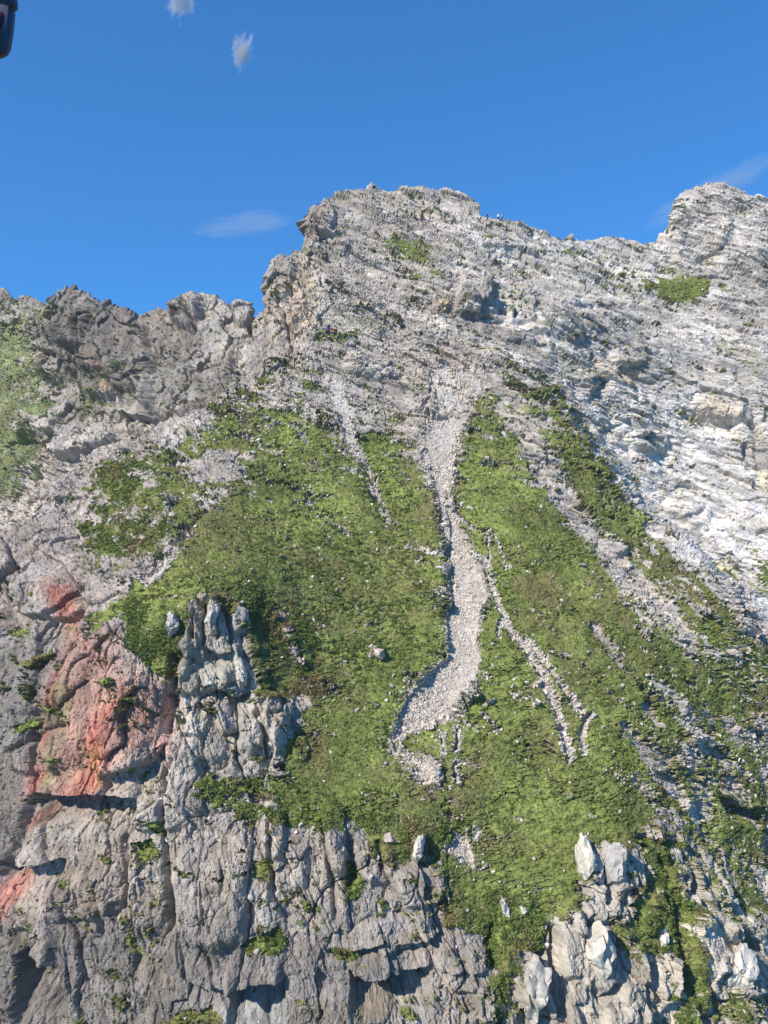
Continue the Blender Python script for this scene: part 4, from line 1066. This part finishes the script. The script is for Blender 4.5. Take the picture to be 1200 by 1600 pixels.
# ------------------------------------------------------------------ mirror housing of the aircraft at the upper left
def rounded_slab(name, outline, y0, y1, mat, parent, bev=0.012):
    import bmesh
    bm = bmesh.new()
    a = [bm.verts.new((x, y0, z)) for x, z in outline]; b = [bm.verts.new((x, y1, z)) for x, z in outline]
    bm.faces.new(a); bm.faces.new(b[::-1])
    n = len(a)
    for i in range(n): bm.faces.new((a[i], b[i], b[(i + 1) % n], a[(i + 1) % n]))
    bmesh.ops.recalc_face_normals(bm, faces=bm.faces)
    bmesh.ops.bevel(bm, geom=[e for e in bm.edges], offset=bev, segments=3, affect='EDGES')
    me = bpy.data.meshes.new(name); bm.to_mesh(me); bm.free()
    me.materials.append(mat)
    for p in me.polygons: p.use_smooth = True
    o = bpy.data.objects.new(name, me); C.objects.link(o); o.parent = parent
    return o
def mirror():
    D0 = 1.6
    c = at(-10, 40, D0)
    t = empty('outside_mirror', tuple(c)); tag(t, 'dark rounded mirror housing with a red inset at the upper left corner', 'mirror')
    k = D0 / FOC
    def rel(pts, D0=D0):
        out = []
        for x, y in pts:
            w = at(x, y, D0); out.append((float(w[0] - c[0]), float(w[2] - c[2])))
        return out
    dark = simple_mat('housing_plastic', (0.075, 0.085, 0.13), 0.45, 0.1, 30, 0.1, 0.002)
    inner = simple_mat('inset_red', (0.10, 0.03, 0.045), 0.5, 0.2, 30, 0.1, 0.002)
    lower = rel([(-60, 12), (24, 14), (26, 22), (22, 62), (18, 84), (10, 92), (-4, 95), (-60, 95)])
    rounded_slab('housing', lower, -0.024, 0.0, dark, t, 0.004)
    rounded_slab('inset_panel', rel([(-60, 26), (4, 26), (16, 32), (14, 48), (8, 62), (-60, 64)]), -0.028, -0.016, inner, t, 0.003)
    rounded_slab('top_cover', rel([(-60, -40), (20, -40), (27, -8), (31, 14), (30, 21), (22, 21), (12, 16), (-60, 10)]), -0.030, 0.0, dark, t, 0.005)
mirror()

# ------------------------------------------------------------------ clouds: two small wisps of vapour far off, two streaks added as window reflections
def cloud(px, py, w, h, label, seed, dens=0.05, rot=0.0, fmin=0.68):
    Y = 2600.0
    p = at(px, py, Y)
    bpy_me = bpy.data.meshes.new('cloud')
    import bmesh
    bm = bmesh.new(); bmesh.ops.create_icosphere(bm, subdivisions=3, radius=1.0); bm.to_mesh(bpy_me); bm.free()
    o = bpy.data.objects.new('cloud', bpy_me); C.objects.link(o)
    o.location = p
    o.scale = (w * Y / FOC * 0.5, 40, h * Y / FOC * 0.5)
    o.rotation_euler = (0, rot, 0)
    m = bpy.data.materials.new('cloud_vapour'); m.use_nodes = True
    nt = m.node_tree; nt.nodes.remove(nt.nodes['Principled BSDF'])
    out = nt.nodes['Material Output']
    v = nt.nodes.new('ShaderNodeVolumePrincipled'); v.inputs['Color'].default_value = (1, 1, 1, 1); v.inputs['Anisotropy'].default_value = 0.2
    tc = nt.nodes.new('ShaderNodeTexCoord')
    n = nt.nodes.new('ShaderNodeTexNoise'); n.inputs['Scale'].default_value = 1.7; n.inputs['Detail'].default_value = 6; n.inputs['Roughness'].default_value = 0.62
    n.inputs['Distortion'].default_value = 0.6
    mp = nt.nodes.new('ShaderNodeMapping'); mp.inputs['Location'].default_value = (seed, seed * 1.7, 0)
    nt.links.new(tc.outputs['Object'], mp.inputs['Vector']); nt.links.new(mp.outputs[0], n.inputs['Vector'])
    ln = nt.nodes.new('ShaderNodeVectorMath'); ln.operation = 'LENGTH'; nt.links.new(tc.outputs['Object'], ln.inputs[0])
    r1 = nt.nodes.new('ShaderNodeMapRange'); r1.inputs['From Min'].default_value = 1.0; r1.inputs['From Max'].default_value = 0.15
    nt.links.new(ln.outputs['Value'], r1.inputs['Value'])
    ad = nt.nodes.new('ShaderNodeMath'); ad.operation = 'MULTIPLY_ADD'; ad.inputs[1].default_value = 0.42; nt.links.new(r1.outputs[0], ad.inputs[0]); nt.links.new(n.outputs['Fac'], ad.inputs[2])
    r2 = nt.nodes.new('ShaderNodeMapRange'); r2.inputs['From Min'].default_value = fmin; r2.inputs['From Max'].default_value = fmin + 0.22; r2.inputs['To Max'].default_value = dens
    nt.links.new(ad.outputs[0], r2.inputs['Value']); nt.links.new(r2.outputs[0], v.inputs['Density'])
    nt.links.new(v.outputs[0], out.inputs['Volume'])
    bpy_me.materials.append(m)
    tag(o, label, 'cloud')
cloud(282, 0, 60, 84, 'white wisp of cloud touching the top edge', 3.0)
cloud(378, 80, 52, 76, 'small ragged white cloud alone in the blue sky', 5.4, rot=0.3)
cloud(1110, 300, 250, 46, 'faint arching window reflection built as thin vapour, touching the right rock peak', 8.2, dens=0.006, rot=-0.5, fmin=0.5)  # added vapour standing in for a reflection on the window
cloud(385, 350, 190, 40, 'faint window reflection built as a thin vapour streak left of the summit tower', 12.4, dens=0.005, rot=-0.1, fmin=0.52)  # no real cloud: pale pane reflection made as vapour
# ------------------------------------------------------------------ thin haze box added to lift the shadows
hb = np.array([(x, y, z) for z in (-96.5, 118) for y in (-62, 334) for x in (-334, 334)], float)
hz = mesh_obj('added_haze', hb, np.array([(0, 2, 3, 1), (4, 5, 7, 6), (0, 1, 5, 4), (2, 6, 7, 3), (0, 4, 6, 2), (1, 3, 7, 5)]), None)
hm = bpy.data.materials.new('shadow_lift_haze'); hm.use_nodes = True
hm.node_tree.nodes.remove(hm.node_tree.nodes['Principled BSDF'])
hv = hm.node_tree.nodes.new('ShaderNodeVolumePrincipled')
hv.inputs['Color'].default_value = (0.94, 0.97, 1.0, 1); hv.inputs['Density'].default_value = 0.00014
hm.node_tree.links.new(hv.outputs[0], hm.node_tree.nodes['Material Output'].inputs['Volume'])
hz.data.materials.append(hm)
tag(hz, 'thin pale haze added to lift the shadows', 'added_haze', kind='stuff')
print('built')
